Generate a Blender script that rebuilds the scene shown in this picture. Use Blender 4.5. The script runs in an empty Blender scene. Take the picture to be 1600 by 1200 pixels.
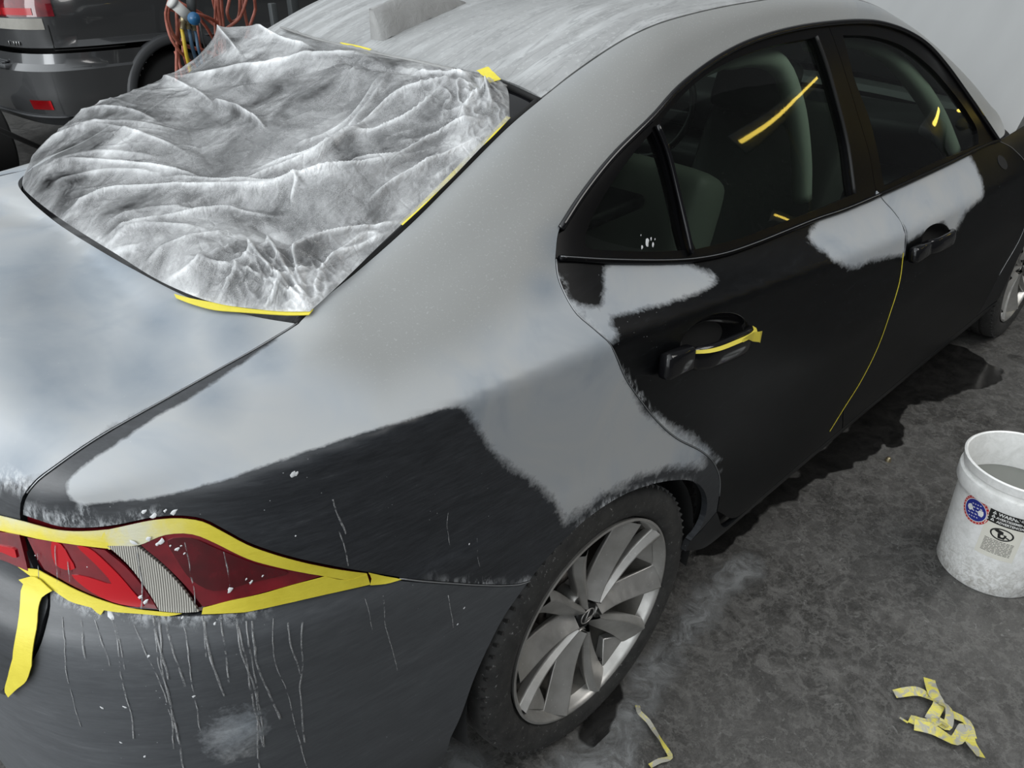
import bpy, bmesh, math, random
from mathutils import Vector, Matrix, noise
from mathutils.bvhtree import BVHTree
from mathutils.geometry import delaunay_2d_cdt, intersect_point_tri_2d
from mathutils.interpolate import poly_3d_calc
random.seed(7)
SC = bpy.context.scene
COL = SC.collection
# ------------------------------------------------------------------ camera
CAM = Vector((-0.9199, -1.5810, 1.5496))
YAW, PITCH, ROLL, FPX = 0.80058, -0.52681, -0.0022, 1213.4
fwd = Vector((math.cos(PITCH)*math.cos(YAW), math.cos(PITCH)*math.sin(YAW), math.sin(PITCH)))
s_ = fwd.cross(Vector((0, 0, 1))).normalized(); u_ = s_.cross(fwd)
RIGHT = math.cos(ROLL)*s_ + math.sin(ROLL)*u_
UP = -math.sin(ROLL)*s_ + math.cos(ROLL)*u_
cd = bpy.data.cameras.new('camera'); cam = bpy.data.objects.new('camera', cd); COL.objects.link(cam)
cd.sensor_width = 36; cd.sensor_fit = 'HORIZONTAL'; cd.lens = 36*FPX/1600; cd.clip_start = .02; cd.clip_end = 200
m = Matrix((RIGHT, UP, -fwd)).transposed().to_4x4(); m.translation = CAM
cam.matrix_world = m
SC.camera = cam
# ------------------------------------------------------------------ light
vs = SC.view_settings
vs.view_transform = 'Standard'; vs.look = 'None'; vs.gamma = 1; vs.use_curve_mapping = False; vs.exposure = 0.45
wd = bpy.data.worlds.new('world'); SC.world = wd; wd.use_nodes = True
def world():
    nt = wd.node_tree; nt.nodes.clear(); N = nt.nodes.new; L = nt.links.new
    out = N('ShaderNodeOutputWorld'); bg = N('ShaderNodeBackground')
    tc = N('ShaderNodeTexCoord'); dot = N('ShaderNodeVectorMath'); dot.operation = 'DOT_PRODUCT'
    dot.inputs[1].default_value = Vector((-0.80, 0.30, 0.52)).normalized()
    L(tc.outputs['Generated'], dot.inputs[0])
    mr = N('ShaderNodeMapRange'); mr.interpolation_type = 'SMOOTHSTEP'
    mr.inputs['From Min'].default_value = -0.15; mr.inputs['From Max'].default_value = 1.0
    mr.inputs['To Min'].default_value = 0.07; mr.inputs['To Max'].default_value = 1.5
    L(dot.outputs['Value'], mr.inputs['Value'])
    bg.inputs['Color'].default_value = (0.92, 0.97, 1.0, 1)
    L(mr.outputs[0], bg.inputs['Strength']); L(bg.outputs[0], out.inputs[0])
world()
def area_light(name, loc, target, sx, sy, power, color):
    ld = bpy.data.lights.new(name, 'AREA'); ld.shape = 'RECTANGLE'; ld.size = sx; ld.size_y = sy
    ld.energy = power; ld.color = color
    o = bpy.data.objects.new(name, ld); COL.objects.link(o); o.location = loc
    o.rotation_euler = (Vector(target)-Vector(loc)).to_track_quat('-Z', 'Y').to_euler()
    return o
area_light('garage_door_daylight', (-5.5, 1.2, 2.6), (0, -.2, .7), 4.5, 3.0, 150, (.95, .98, 1.0))
area_light('bucket_fill_light', (1.9, -2.9, 3.6), (1.3, -1.9, 0), 2.0, 2.0, 42, (1.0, .98, .95))  # added fill from above, no such fitting seen; brightens the bucket side
# ------------------------------------------------------------------ helpers
V = Vector
def pix_ray(x, y):
    d = RIGHT*((x-800)/FPX) + UP*(-(y-600)/FPX) + fwd
    return d.normalized()
def on_plane(x, y, axis, val):
    d = pix_ray(x, y); t = (val-CAM[axis])/d[axis]
    return CAM + d*t
def to_pix(p):
    d = p-CAM; z = d.dot(fwd)
    return 800+FPX*d.dot(RIGHT)/z, 600-FPX*d.dot(UP)/z
def sstep(a, b, x):
    t = min(1, max(0, (x-a)/(b-a))); return t*t*(3-2*t)
def empty(name, loc=(0, 0, 0), rz=0, parent=None):
    o = bpy.data.objects.new(name, None); COL.objects.link(o); o.location = loc; o.rotation_euler = (0, 0, rz)
    o.empty_display_size = .1
    if parent: o.parent = parent
    return o
def tag(o, label=None, cat=None, group=None, kind=None):
    if label: o['label'] = label
    if cat: o['category'] = cat
    if group: o['group'] = group
    if kind: o['kind'] = kind
    return o
def mesh_obj(name, verts, faces, mat=None, parent=None, smooth=True, mats=None, fmat=None):
    me = bpy.data.meshes.new(name)
    me.from_pydata([tuple(v) for v in verts], [], faces)
    me.validate(clean_customdata=False); me.update()
    if mats:
        for k in mats: me.materials.append(k)
        if fmat: me.polygons.foreach_set('material_index', fmat)
    elif mat: me.materials.append(mat)
    if smooth: me.polygons.foreach_set('use_smooth', [True]*len(me.polygons))
    o = bpy.data.objects.new(name, me); COL.objects.link(o)
    if parent: o.parent = parent
    return o
class MB:
    """collects primitive shapes into one mesh"""
    def __init__(s): s.v = []; s.f = []; s.m = []
    def add(s, vs, fs, mi=0):
        n = len(s.v); s.v += [V(v) for v in vs]; s.f += [tuple(i+n for i in f) for f in fs]; s.m += [mi]*len(fs)
    def box(s, c, d, rot=None, mi=0, bev=0.0):
        bm = bmesh.new(); bmesh.ops.create_cube(bm, size=1)
        for v in bm.verts: v.co = V((v.co.x*d[0], v.co.y*d[1], v.co.z*d[2]))
        if bev: bmesh.ops.bevel(bm, geom=list(bm.edges), offset=bev, segments=2, affect='EDGES', profile=.5)
        vs = [v.co.copy() for v in bm.verts]
        if rot: vs = [rot @ v for v in vs]
        vs = [v+V(c) for v in vs]
        bm.verts.index_update(); fs = [[v.index for v in f.verts] for f in bm.faces]; bm.free()
        s.add(vs, fs, mi)
    def tube(s, pts, r, n=8, mi=0, cap=True, flat=None, up=None):
        pts = [V(p) for p in pts]; N = len(pts)
        rs = r if hasattr(r, '__len__') else [r]*N
        vs = []; prev = None
        for i, p in enumerate(pts):
            t = (pts[min(i+1, N-1)]-pts[max(i-1, 0)]).normalized()
            if prev is None:
                a = V(up) if up else (V((0, 0, 1)) if abs(t.z) < .9 else V((1, 0, 0)))
                a = (a-t*a.dot(t)).normalized()
            else: a = (prev-t*prev.dot(t)).normalized()
            prev = a; b = t.cross(a)
            for k in range(n):
                th = 2*math.pi*k/n
                vs.append(p+a*math.cos(th)*rs[i]*(flat or 1)+b*math.sin(th)*rs[i])
        fs = [(i*n+k, i*n+(k+1) % n, (i+1)*n+(k+1) % n, (i+1)*n+k) for i in range(N-1) for k in range(n)]
        if cap: fs += [tuple(range(n))[::-1], tuple((N-1)*n+k for k in range(n))]
        s.add(vs, fs, mi)
    def lathe(s, prof, n=48, M=None, mi=0, close=False):
        """prof: (r, z) list revolved about local z"""
        vs = []
        for r, z in prof:
            for k in range(n):
                th = 2*math.pi*k/n; vs.append(V((r*math.cos(th), r*math.sin(th), z)))
        m_ = len(prof)
        fs = [(i*n+k, i*n+(k+1) % n, (i+1)*n+(k+1) % n, (i+1)*n+k) for i in range(m_-1) for k in range(n)]
        if close: fs += [((m_-1)*n+k, (m_-1)*n+(k+1) % n, (k+1) % n, k) for k in range(n)]
        if M: vs = [M @ v for v in vs]
        s.add(vs, fs, mi)
    def build(s, name, mat, parent=None, smooth=True, mats=None):
        return mesh_obj(name, s.v, s.f, mat, parent, smooth, mats, s.m if mats else None)
def sharp(o, ang=35):
    me = o.data
    me.set_sharp_from_angle(angle=math.radians(ang))
    return o
def catmull(P, step=.012, closed=False):
    """resample polyline of vectors"""
    P = [V(p) for p in P]; n = len(P)
    if n < 3:
        L_ = (P[1]-P[0]).length; k = max(1, int(L_/step))
        return [P[0].lerp(P[1], i/k) for i in range(k+1)]
    out = []
    rng = range(n) if closed else range(n-1)
    for i in rng:
        p1, p2 = P[i % n], P[(i+1) % n]
        p0 = P[(i-1) % n] if (closed or i > 0) else p1*2-p2
        p3 = P[(i+2) % n] if (closed or i+2 < n) else p2*2-p1
        k = max(1, int(math.ceil((p2-p1).length/step)))
        d1 = max((p2-p1).length**.5, 1e-6); d0 = max((p1-p0).length**.5, 1e-6); d2 = max((p3-p2).length**.5, 1e-6)
        m1 = (p2-p1)/d1-(p2-p0)/(d0+d1)+(p1-p0)/d0; m1 *= d1
        m2 = (p3-p2)/d2-(p3-p1)/(d1+d2)+(p2-p1)/d1; m2 *= d1
        for j in range(k):
            t = j/k; t2 = t*t; t3 = t2*t
            out.append(p1*(2*t3-3*t2+1)+m1*(t3-2*t2+t)+p2*(-2*t3+3*t2)+m2*(t3-t2))
    if not closed: out.append(P[-1])
    return out
# ------------------------------------------------------------------ materials
MATS = {}
class NT:
    def __init__(s, name):
        s.m = bpy.data.materials.new(name); s.m.use_nodes = True; s.t = s.m.node_tree; s.t.nodes.clear()
        s.out = s.n('ShaderNodeOutputMaterial'); s.b = s.n('ShaderNodeBsdfPrincipled'); s.l(s.b.outputs[0], s.out.inputs[0])
        MATS[name] = s.m
    def n(s, t, **k):
        x = s.t.nodes.new(t)
        for a, b in k.items(): setattr(x, a, b)
        return x
    def l(s, a, b): s.t.links.new(a, b)
    def set(s, **k):
        for a, b in k.items():
            i = s.b.inputs[a.replace('_', ' ')]
            if hasattr(b, 'is_linked') or hasattr(b, 'links'): s.l(b, i)
            else: i.default_value = b if not (isinstance(b, tuple) and len(b) == 3) else (*b, 1)
    def pos(s, scale=(1, 1, 1), rot=(0, 0, 0)):
        tc = s.n('ShaderNodeTexCoord'); mp = s.n('ShaderNodeMapping'); mp.inputs['Scale'].default_value = scale
        mp.inputs['Rotation'].default_value = rot
        s.l(tc.outputs['Object'], mp.inputs[0]); return mp.outputs[0]
    def noise(s, scale, detail=4, rough=.55, vec=None, dist=0, dim='3D'):
        x = s.n('ShaderNodeTexNoise'); x.inputs['Scale'].default_value = scale; x.inputs['Detail'].default_value = detail
        x.inputs['Roughness'].default_value = rough; x.inputs['Distortion'].default_value = dist
        if vec is None: vec = s.pos()
        s.l(vec, x.inputs['Vector']); return x.outputs['Fac']
    def voro(s, scale, vec=None, feature='F1'):
        x = s.n('ShaderNodeTexVoronoi'); x.feature = feature; x.inputs['Scale'].default_value = scale
        if vec is None: vec = s.pos()
        s.l(vec, x.inputs['Vector']); return x.outputs['Distance']
    def ramp(s, fac, stops, interp='LINEAR'):
        x = s.n('ShaderNodeValToRGB'); x.color_ramp.interpolation = interp
        while len(x.color_ramp.elements) < len(stops): x.color_ramp.elements.new(.5)
        for e, (p, c) in zip(x.color_ramp.elements, stops):
            e.position = p; e.color = (c, c, c, 1) if not hasattr(c, '__len__') else (*c, 1)
        s.l(fac, x.inputs[0]); return x.outputs[0]
    def math(s, op, a, b=0.0, c=None, clamp=False):
        x = s.n('ShaderNodeMath', operation=op); x.use_clamp = clamp
        for i, q in enumerate((a, b) if c is None else (a, b, c)):
            if hasattr(q, 'links'): s.l(q, x.inputs[i])
            else: x.inputs[i].default_value = q
        return x.outputs[0]
    def mix(s, fac, a, b, blend='MIX'):
        x = s.n('ShaderNodeMix', data_type='RGBA', blend_type=blend)
        for i, q in ((0, fac), (6, a), (7, b)):
            if hasattr(q, 'links'): s.l(q, x.inputs[i])
            else: x.inputs[i].default_value = q if i == 0 else (*q, 1) if len(q) == 3 else q
        return x.outputs[2]
    def bump(s, h, strength=.3, dist=.01, normal=None):
        x = s.n('ShaderNodeBump'); x.inputs['Strength'].default_value = strength; x.inputs['Distance'].default_value = dist
        s.l(h, x.inputs['Height'])
        if normal is not None: s.l(normal, x.inputs['Normal'])
        s.l(x.outputs[0], s.b.inputs['Normal']); return x.outputs[0]
    def attr(s, name):
        x = s.n('ShaderNodeAttribute'); x.attribute_name = name; return x.outputs['Fac']
def simple(name, col, rough=.5, metal=0, **k):
    t = NT(name); t.set(Base_Color=col, Roughness=rough, Metallic=metal, **k)
    return t.m
def make_materials():
    # car paint being prepared: dark sanded coat, grey primer where the 'primer' distance attribute is positive
    t = NT('sanded_paint')
    sd = t.attr('primer_sd'); w = t.attr('primer_w')
    n1 = t.math('ADD', t.math('MULTIPLY', t.noise(9, 6, .65, dist=.6), .5), t.math('MULTIPLY', t.noise(24, 6, .7, t.pos((1, 1, 1.8), (0, .5, 0)), .8), .55)); n2 = t.noise(160, 3, .7)
    nn = t.math('ADD', t.math('MULTIPLY', t.math('SUBTRACT', n1, .52), 3.8), t.math('MULTIPLY', t.math('SUBTRACT', n2, .5), 1.1))
    q = t.math('ADD', t.math('DIVIDE', sd, t.math('MAXIMUM', w, .001)), nn)
    fac = t.math('ADD', t.math('MULTIPLY', q, .8), .5, clamp=True)
    # dark coat with pale sanding swirls
    wv = t.noise(5, 5, .7, t.pos((1, 1, 5), (0, .5, 0)), 1.5)
    scr = t.noise(22, 8, .8, t.pos((1, 1, 9), (0, .35, 0)), .4)
    dk = t.math('MULTIPLY', scr, t.math('ADD', wv, .35))
    dark = t.ramp(dk, [(.30, (.018, .020, .023)), (.55, (.036, .039, .044)), (.8, (.10, .105, .11))])
    black = t.ramp(dk, [(.30, (.001, .0012, .0016)), (.55, (.0035, .004, .0048)), (.8, (.035, .038, .041))])
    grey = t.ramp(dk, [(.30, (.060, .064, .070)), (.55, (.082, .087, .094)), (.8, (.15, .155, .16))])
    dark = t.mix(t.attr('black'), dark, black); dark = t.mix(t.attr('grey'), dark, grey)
    # primer with slightly translucent bluish thin spots and warm grey
    pv = t.noise(4.5, 4, .6, None, .8)
    prim = t.ramp(pv, [(.3, (.27, .30, .33)), (.46, (.33, .35, .37)), (.6, (.36, .37, .375))])
    warm = t.attr('warm'); prim = t.mix(warm, prim, (.245, .25, .245))
    spk = t.ramp(t.noise(260, 2, .6), [(.60, 0), (.72, 1)])
    prim = t.mix(t.math('MULTIPLY', spk, t.math('MULTIPLY', warm, .35)), prim, (.42, .43, .43))
    # rubbed-through bluish spots on the boot lid
    th = t.attr('thin'); rub = t.math('MULTIPLY', th, t.math('ADD', t.noise(14, 4, .6), .35), clamp=True)
    prim = t.mix(t.math('MULTIPLY', rub, .8), prim, (.15, .185, .225))
    col = t.mix(fac, dark, prim)
    # dust caught along edges
    du = t.attr('dust'); dn = t.math('MULTIPLY', du, t.ramp(t.noise(75, 6, .8, t.pos((1, 1, .45)), .25), [(.46, 0), (.60, .9)]), clamp=True)
    col = t.mix(dn, col, (.55, .57, .59))
    # specks of overspray
    sp = t.ramp(t.voro(70), [(.045, 1), (.06, 0)]); sp = t.math('MULTIPLY', sp, t.ramp(t.noise(6), [(.5, 0), (.7, .8)]))
    col = t.mix(sp, col, (.5, .52, .53))
    t.set(Base_Color=col, Roughness=t.math('ADD', t.math('MULTIPLY', fac, .14), .40))
    t.l(t.math('SUBTRACT', .42, t.math('MULTIPLY', t.attr('black'), .22)), t.b.inputs['Specular IOR Level'])
    t.bump(t.noise(350, 2, .6), .05, .001)
    # roof: dusty slurry swirls
    t = NT('slurry_roof')
    pp = t.pos((1, 1, 1))
    mp = t.n('ShaderNodeMapping'); mp.inputs['Location'].default_value = (-.62, .12, 0); mp.inputs['Scale'].default_value = (1.5, 3.4, 0)
    mp.inputs['Rotation'].default_value = (0, 0, -.1)
    tc = t.n('ShaderNodeTexCoord'); t.l(tc.outputs['Object'], mp.inputs[0])
    wvn = t.n('ShaderNodeTexWave', wave_type='RINGS', rings_direction='SPHERICAL'); wvn.inputs['Scale'].default_value = 1.25
    wvn.inputs['Distortion'].default_value = 5; wvn.inputs['Detail'].default_value = 3; wvn.inputs['Detail Scale'].default_value = 1.3
    t.l(mp.outputs[0], wvn.inputs['Vector'])
    patch = t.ramp(t.noise(3.2, 3, .6, None, 1), [(.42, 0), (.58, 1)])
    base = t.ramp(t.noise(6, 5, .6), [(.3, (.25, .255, .255)), (.7, (.32, .325, .325))])
    # wet trickles running towards the rear
    tr = t.ramp(t.noise(2.4, 6, .62, t.pos((1.2, 9, 1)), 1.4), [(.47, 0), (.50, 1), (.53, 0)])
    c = t.mix(t.math('MULTIPLY', t.ramp(wvn.outputs['Fac'], [(.35, 0), (.75, 1)]), t.math('ADD', t.math('MULTIPLY', patch, .50), .06)), base, (.46, .47, .475))
    c = t.mix(t.math('MULTIPLY', tr, .55), c, (.17, .175, .175))
    c = t.mix(t.math('MULTIPLY', t.ramp(t.noise(90, 3, .7), [(.55, 0), (.7, 1)]), .3), c, (.55, .56, .56))
    t.set(Base_Color=c, Roughness=.5); t.bump(wvn.outputs['Fac'], .08, .004)
    simple('gloss_black', (.006, .006, .007), .12)
    t = NT('trim_black'); t.b.inputs['Specular IOR Level'].default_value = .15; t.set(Base_Color=t.mix(t.math('MULTIPLY', t.ramp(t.noise(90, 6, .8, None, 1), [(.66, 0), (.72, 1)]), .30), (.0025, .0025, .003), (.3, .3, .3)), Roughness=.3)
    simple('black_gap', (.004, .004, .004), .8)
    simple('edge_line', (.30, .31, .32), .4, .6)
    simple('chrome', (.8, .8, .8), .18, 1)
    t = NT('tinted_glass'); t.t.nodes.remove(t.b)
    gl = t.n('ShaderNodeBsdfGlossy'); gl.inputs['Roughness'].default_value = .02
    tr_ = t.n('ShaderNodeBsdfTransparent'); tr_.inputs[0].default_value = (.54, .61, .56, 1)
    df = t.n('ShaderNodeBsdfDiffuse'); df.inputs[0].default_value = (.35, .36, .35, 1)
    fr = t.n('ShaderNodeFresnel'); fr.inputs[0].default_value = 1.5
    ms = t.n('ShaderNodeMixShader'); t.l(fr.outputs[0], ms.inputs[0]); t.l(tr_.outputs[0], ms.inputs[1]); t.l(gl.outputs[0], ms.inputs[2])
    ms2 = t.n('ShaderNodeMixShader')
    dirt = t.math('ADD', t.math('MULTIPLY', t.ramp(t.noise(120, 4, .8, t.pos((1, 1, 3)), 1), [(.60, 0), (.74, 1)]), .10),
                  t.math('MULTIPLY', t.ramp(t.voro(55), [(.03, 1), (.05, 0)]), .18))
    t.l(t.math('ADD', dirt, .006), ms2.inputs[0]); t.l(ms.outputs[0], ms2.inputs[1]); t.l(df.outputs[0], ms2.inputs[2]); t.l(ms2.outputs[0], t.out.inputs[0])
    simple('glass_black', (.004, .004, .005), .06)
    # tyre
    t = NT('tyre_rubber')
    c = t.ramp(t.noise(30, 5, .7), [(.3, (.016, .016, .016)), (.7, (.045, .044, .042))])
    c = t.mix(t.ramp(t.noise(140, 4, .7, None, .6), [(.62, 0), (.70, .6)]), c, (.35, .35, .34))
    t.set(Base_Color=c, Roughness=.55)
    t = NT('alloy_silver')
    c = t.ramp(t.noise(12, 5, .65), [(.3, (.38, .37, .35)), (.7, (.56, .55, .53))])
    c = t.mix(t.ramp(t.voro(60), [(.06, .7), (.09, 0)]), c, (.7, .7, .68))
    t.set(Base_Color=c, Roughness=t.ramp(t.noise(40), [(.3, .28), (.7, .46)]), Metallic=.7)
    t = NT('dusty_alloy'); t.set(Base_Color=t.ramp(t.noise(20, 5), [(.3, (.10, .095, .085)), (.7, (.20, .19, .17))]), Roughness=.6, Metallic=.3)
    simple('dark_metal', (.03, .03, .03), .5, .6)
    simple('brake_disc', (.12, .11, .10), .45, .9)
    simple('wheel_liner', (.015, .015, .015), .85)
    # lamp
    t = NT('red_lens'); t.set(Base_Color=t.ramp(t.noise(25), [(.3, (.10, .004, .009)), (.7, (.20, .008, .015))]), Roughness=.08); t.b.inputs['Coat Weight'].default_value = 1
    t = NT('red_lens_dark'); t.set(Base_Color=t.ramp(t.noise(35), [(.3, (.05, .002, .004)), (.7, (.10, .003, .008))]), Roughness=.10); t.b.inputs['Coat Weight'].default_value = 1
    simple('red_bright', (.42, .006, .012), .15)
    t = NT('clear_lens')
    wv2 = t.n('ShaderNodeTexWave', bands_direction='X'); wv2.inputs['Scale'].default_value = 110; wv2.inputs['Distortion'].default_value = .4
    t.l(t.pos((1, 1, 0), (0, 0, .9)), wv2.inputs['Vector'])
    t.set(Base_Color=t.ramp(wv2.outputs['Fac'], [(.2, (.20, .19, .17)), (.8, (.66, .64, .58))]), Roughness=.12, Metallic=.3); t.bump(wv2.outputs['Fac'], .4, .002)
    t = NT('masking_tape')
    c = t.ramp(t.noise(18, 5, .65), [(.3, (.60, .50, .035)), (.7, (.72, .62, .06))])
    du = t.attr('dust'); c = t.mix(t.math('MULTIPLY', du, t.ramp(t.noise(20, 5, .7), [(.35, .3), (.6, .95)]), clamp=True), c, (.55, .55, .48))
    t.set(Base_Color=c, Roughness=.55); t.bump(t.noise(60, 4, .7, t.pos((1, 1, 3)), .5), .25, .002)
    simple('tape_plain', (.62, .52, .06), .55)
    t = NT('used_tape'); c = t.ramp(t.noise(30, 4, .7, None, 1), [(.44, (.36, .35, .30)), (.56, (.62, .55, .10))]); t.set(Base_Color=c, Roughness=.6)
    # film
    t = NT('masking_film')
    mist = t.noise(7, 5, .6, None, .6); fine = t.noise(420, 2, .6)
    edge = t.attr('edge')
    base = t.ramp(mist, [(.3, (.36, .365, .37)), (.7, (.56, .565, .57))])
    wr = t.noise(16, 6, .62, t.pos((1.0, 2.2, 1), (0, 0, .55)), 1.6)
    wr2 = t.n('ShaderNodeTexVoronoi'); wr2.feature = 'DISTANCE_TO_EDGE'; wr2.inputs['Scale'].default_value = 11
    t.l(t.pos((1, 2.0, 1), (0, 0, .9)), wr2.inputs['Vector'])
    wr3 = t.n('ShaderNodeTexVoronoi'); wr3.feature = 'DISTANCE_TO_EDGE'; wr3.inputs['Scale'].default_value = 26; t.l(t.pos((1.3, 1, 1), (0, 0, .4)), wr3.inputs['Vector'])
    hgt = t.math('ADD', t.math('MULTIPLY', wr, .8), t.math('ADD', t.math('MULTIPLY', t.math('MINIMUM', wr2.outputs['Distance'], .12), 1.6), t.math('MULTIPLY', t.math('MINIMUM', wr3.outputs['Distance'], .10), 1.0)))
    base = t.mix(t.math('MULTIPLY', t.attr('crest'), .7), base, (.80, .81, .82)); t.set(Base_Color=base, Roughness=.30)
    t.b.inputs['Specular IOR Level'].default_value = .7
    alpha = t.math('ADD', t.math('MULTIPLY', t.math('SUBTRACT', mist, .5), 1.9), t.math('MULTIPLY', t.math('SUBTRACT', fine, .5), .35))
    alpha = t.math('ADD', alpha, t.math('MULTIPLY', edge, .22))
    alpha = t.math('ADD', alpha, t.math('MULTIPLY', t.attr('crest'), .40))
    alpha = t.math('ADD', alpha, .40, clamp=True)
    t.set(Alpha=alpha); t.b.inputs['Coat Weight'].default_value = .6; t.b.inputs['Coat Roughness'].default_value = .10
    t.bump(hgt, .55, .016)
    t = NT('masking_paper'); t.set(Base_Color=(.24, .24, .235), Roughness=.6); t.bump(t.noise(40, 5, .6, None, 1), .5, .006)
    # interior
    t = NT('seat_leather'); t.set(Base_Color=(.24, .27, .23), Roughness=.5); t.bump(t.noise(200), .1, .001)
    simple('pillar_trim', (.62, .70, .60), .6); simple('cabin_dark', (.006, .006, .007), .5); simple('cabin_grey', (.10, .11, .10), .5)
    # floor
    t = NT('concrete_floor')
    n1 = t.noise(1.6, 8, .68, None, .8); n2 = t.noise(9, 8, .75, None, 1.6); n3 = t.noise(60, 4, .7)
    c = t.ramp(n2, [(.30, (.012, .0115, .011)), (.48, (.040, .038, .035)), (.70, (.13, .125, .118))])
    c = t.mix(t.ramp(n1, [(.42, .0), (.62, .8)]), c, (.085, .082, .078))
    crk = t.ramp(t.noise(11, 7, .72, t.pos((1, 1, 1)), 3.2), [(.487, 0), (.5, 1), (.513, 0)])
    c = t.mix(t.math('MULTIPLY', crk, .35), c, (.17, .17, .165))
    fl = t.ramp(t.noise(42, 5, .8, None, 1.2), [(.60, 0), (.68, 1)])
    gr = t.noise(120, 6, .8, t.pos((1, 1.6, 1), (0, 0, .6)), .8); c = t.mix(t.math('MULTIPLY', t.ramp(gr, [(.50, 0), (.66, 1)]), .35), c, (.15, .145, .135)); c = t.mix(t.math('MULTIPLY', t.ramp(gr, [(.32, 1), (.44, 0)]), .6), c, (.012, .012, .012))
    c = t.mix(t.math('MULTIPLY', fl, .6), c, (.24, .24, .23))
    sw = t.n('ShaderNodeTexWave', wave_type='RINGS'); sw.inputs['Scale'].default_value = 2.2; sw.inputs['Distortion'].default_value = 28; sw.inputs['Detail'].default_value = 6; sw.inputs['Detail Scale'].default_value = 2.2; sw.inputs['Detail Roughness'].default_value = .68
    t.l(t.pos(), sw.inputs['Vector']); c = t.mix(t.math('MULTIPLY', t.ramp(sw.outputs['Fac'], [(.70, 0), (.92, 1)]), .26), c, (.19, .185, .175))
    t.set(Base_Color=c, Roughness=t.ramp(n2, [(.3, .42), (.7, .75)])); t.bump(t.math('ADD', n2, t.math('MULTIPLY', n3, .3)), .35, .008)
    t = NT('wet_concrete'); t.set(Base_Color=t.ramp(t.noise(14, 6, .7, None, 1), [(.35, (.006, .006, .006)), (.7, (.022, .021, .020))]), Roughness=.16)
    t = NT('slurry_dust'); al = t.ramp(t.noise(14, 8, .72, None, 1.8), [(.36, .05), (.62, .9)])
    t.set(Base_Color=(.22, .225, .225), Roughness=.8, Alpha=t.math('MULTIPLY', al, t.attr('fade'))); 
    t = NT('wall_paint'); t.set(Base_Color=t.ramp(t.noise(1.2, 5), [(.3, (.035, .035, .036)), (.7, (.05, .05, .052))]), Roughness=.8)
    # SUV
    t = NT('suv_paint'); t.set(Base_Color=(.085, .087, .09), Roughness=.22, Metallic=.5); t.b.inputs['Coat Weight'].default_value = 1; t.b.inputs['Coat Roughness'].default_value = .03
    simple('suv_cladding', (.045, .047, .05), .45); simple('red_reflector', (.5, .01, .015), .2)
    # bucket
    t = NT('bucket_plastic'); n = t.noise(25, 6, .7, None, .8)
    c = t.ramp(n, [(.35, (.74, .74, .72)), (.55, (.86, .86, .845))])
    dn = t.math('MULTIPLY', t.attr('dirt'), t.ramp(t.noise(60, 6, .75, None, 1), [(.42, 0), (.62, 1)]))
    c = t.mix(t.math('MULTIPLY', dn, .75), c, (.33, .31, .27)); t.set(Base_Color=c, Roughness=.4)
    simple('grey_water', (.16, .165, .15), .08)
    for nm, col in (('ink_blue', (.02, .03, .25)), ('ink_red', (.5, .03, .03)), ('ink_white', (.8, .8, .78)), ('ink_black', (.012, .012, .012)), ('label_cream', (.74, .72, .64))): simple(nm, col, .5)
    t = NT('hose_red'); t.set(Base_Color=t.ramp(t.noise(30), [(.3, (.20, .05, .03)), (.7, (.36, .11, .075))]), Roughness=.55)
    simple('hose_yellow', (.5, .36, .03), .5); simple('hose_blue', (.05, .10, .16), .5); simple('brass', (.32, .27, .17), .4, .8)
    simple('grey_paint', (.5, .5, .48), .5); simple('regulator_blue', (.02, .10, .22), .3); simple('post_steel', (.045, .05, .052), .6)
    t = NT('primer_drip'); t.set(Base_Color=(.34, .345, .35), Roughness=.7, Alpha=t.ramp(t.noise(60, 4, .7), [(.40, 0), (.62, .75)]))
    simple('dried_primer', (.42, .43, .44), .7); simple('slurry_white', (.62, .63, .64), .6)
    t = NT('tube_glow'); t.t.nodes.remove(t.b); e = t.n('ShaderNodeEmission'); e.inputs[0].default_value = (1, .74, .12, 1); e.inputs[1].default_value = 7; t.l(e.outputs[0], t.out.inputs[0])
    t = NT('hood_paint'); t.set(Base_Color=t.ramp(t.noise(3, 3, .5, t.pos((1, 4, 1))), [(.3, (.225, .23, .23)), (.7, (.24, .245, .245))]), Roughness=.38)
make_materials()
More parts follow.
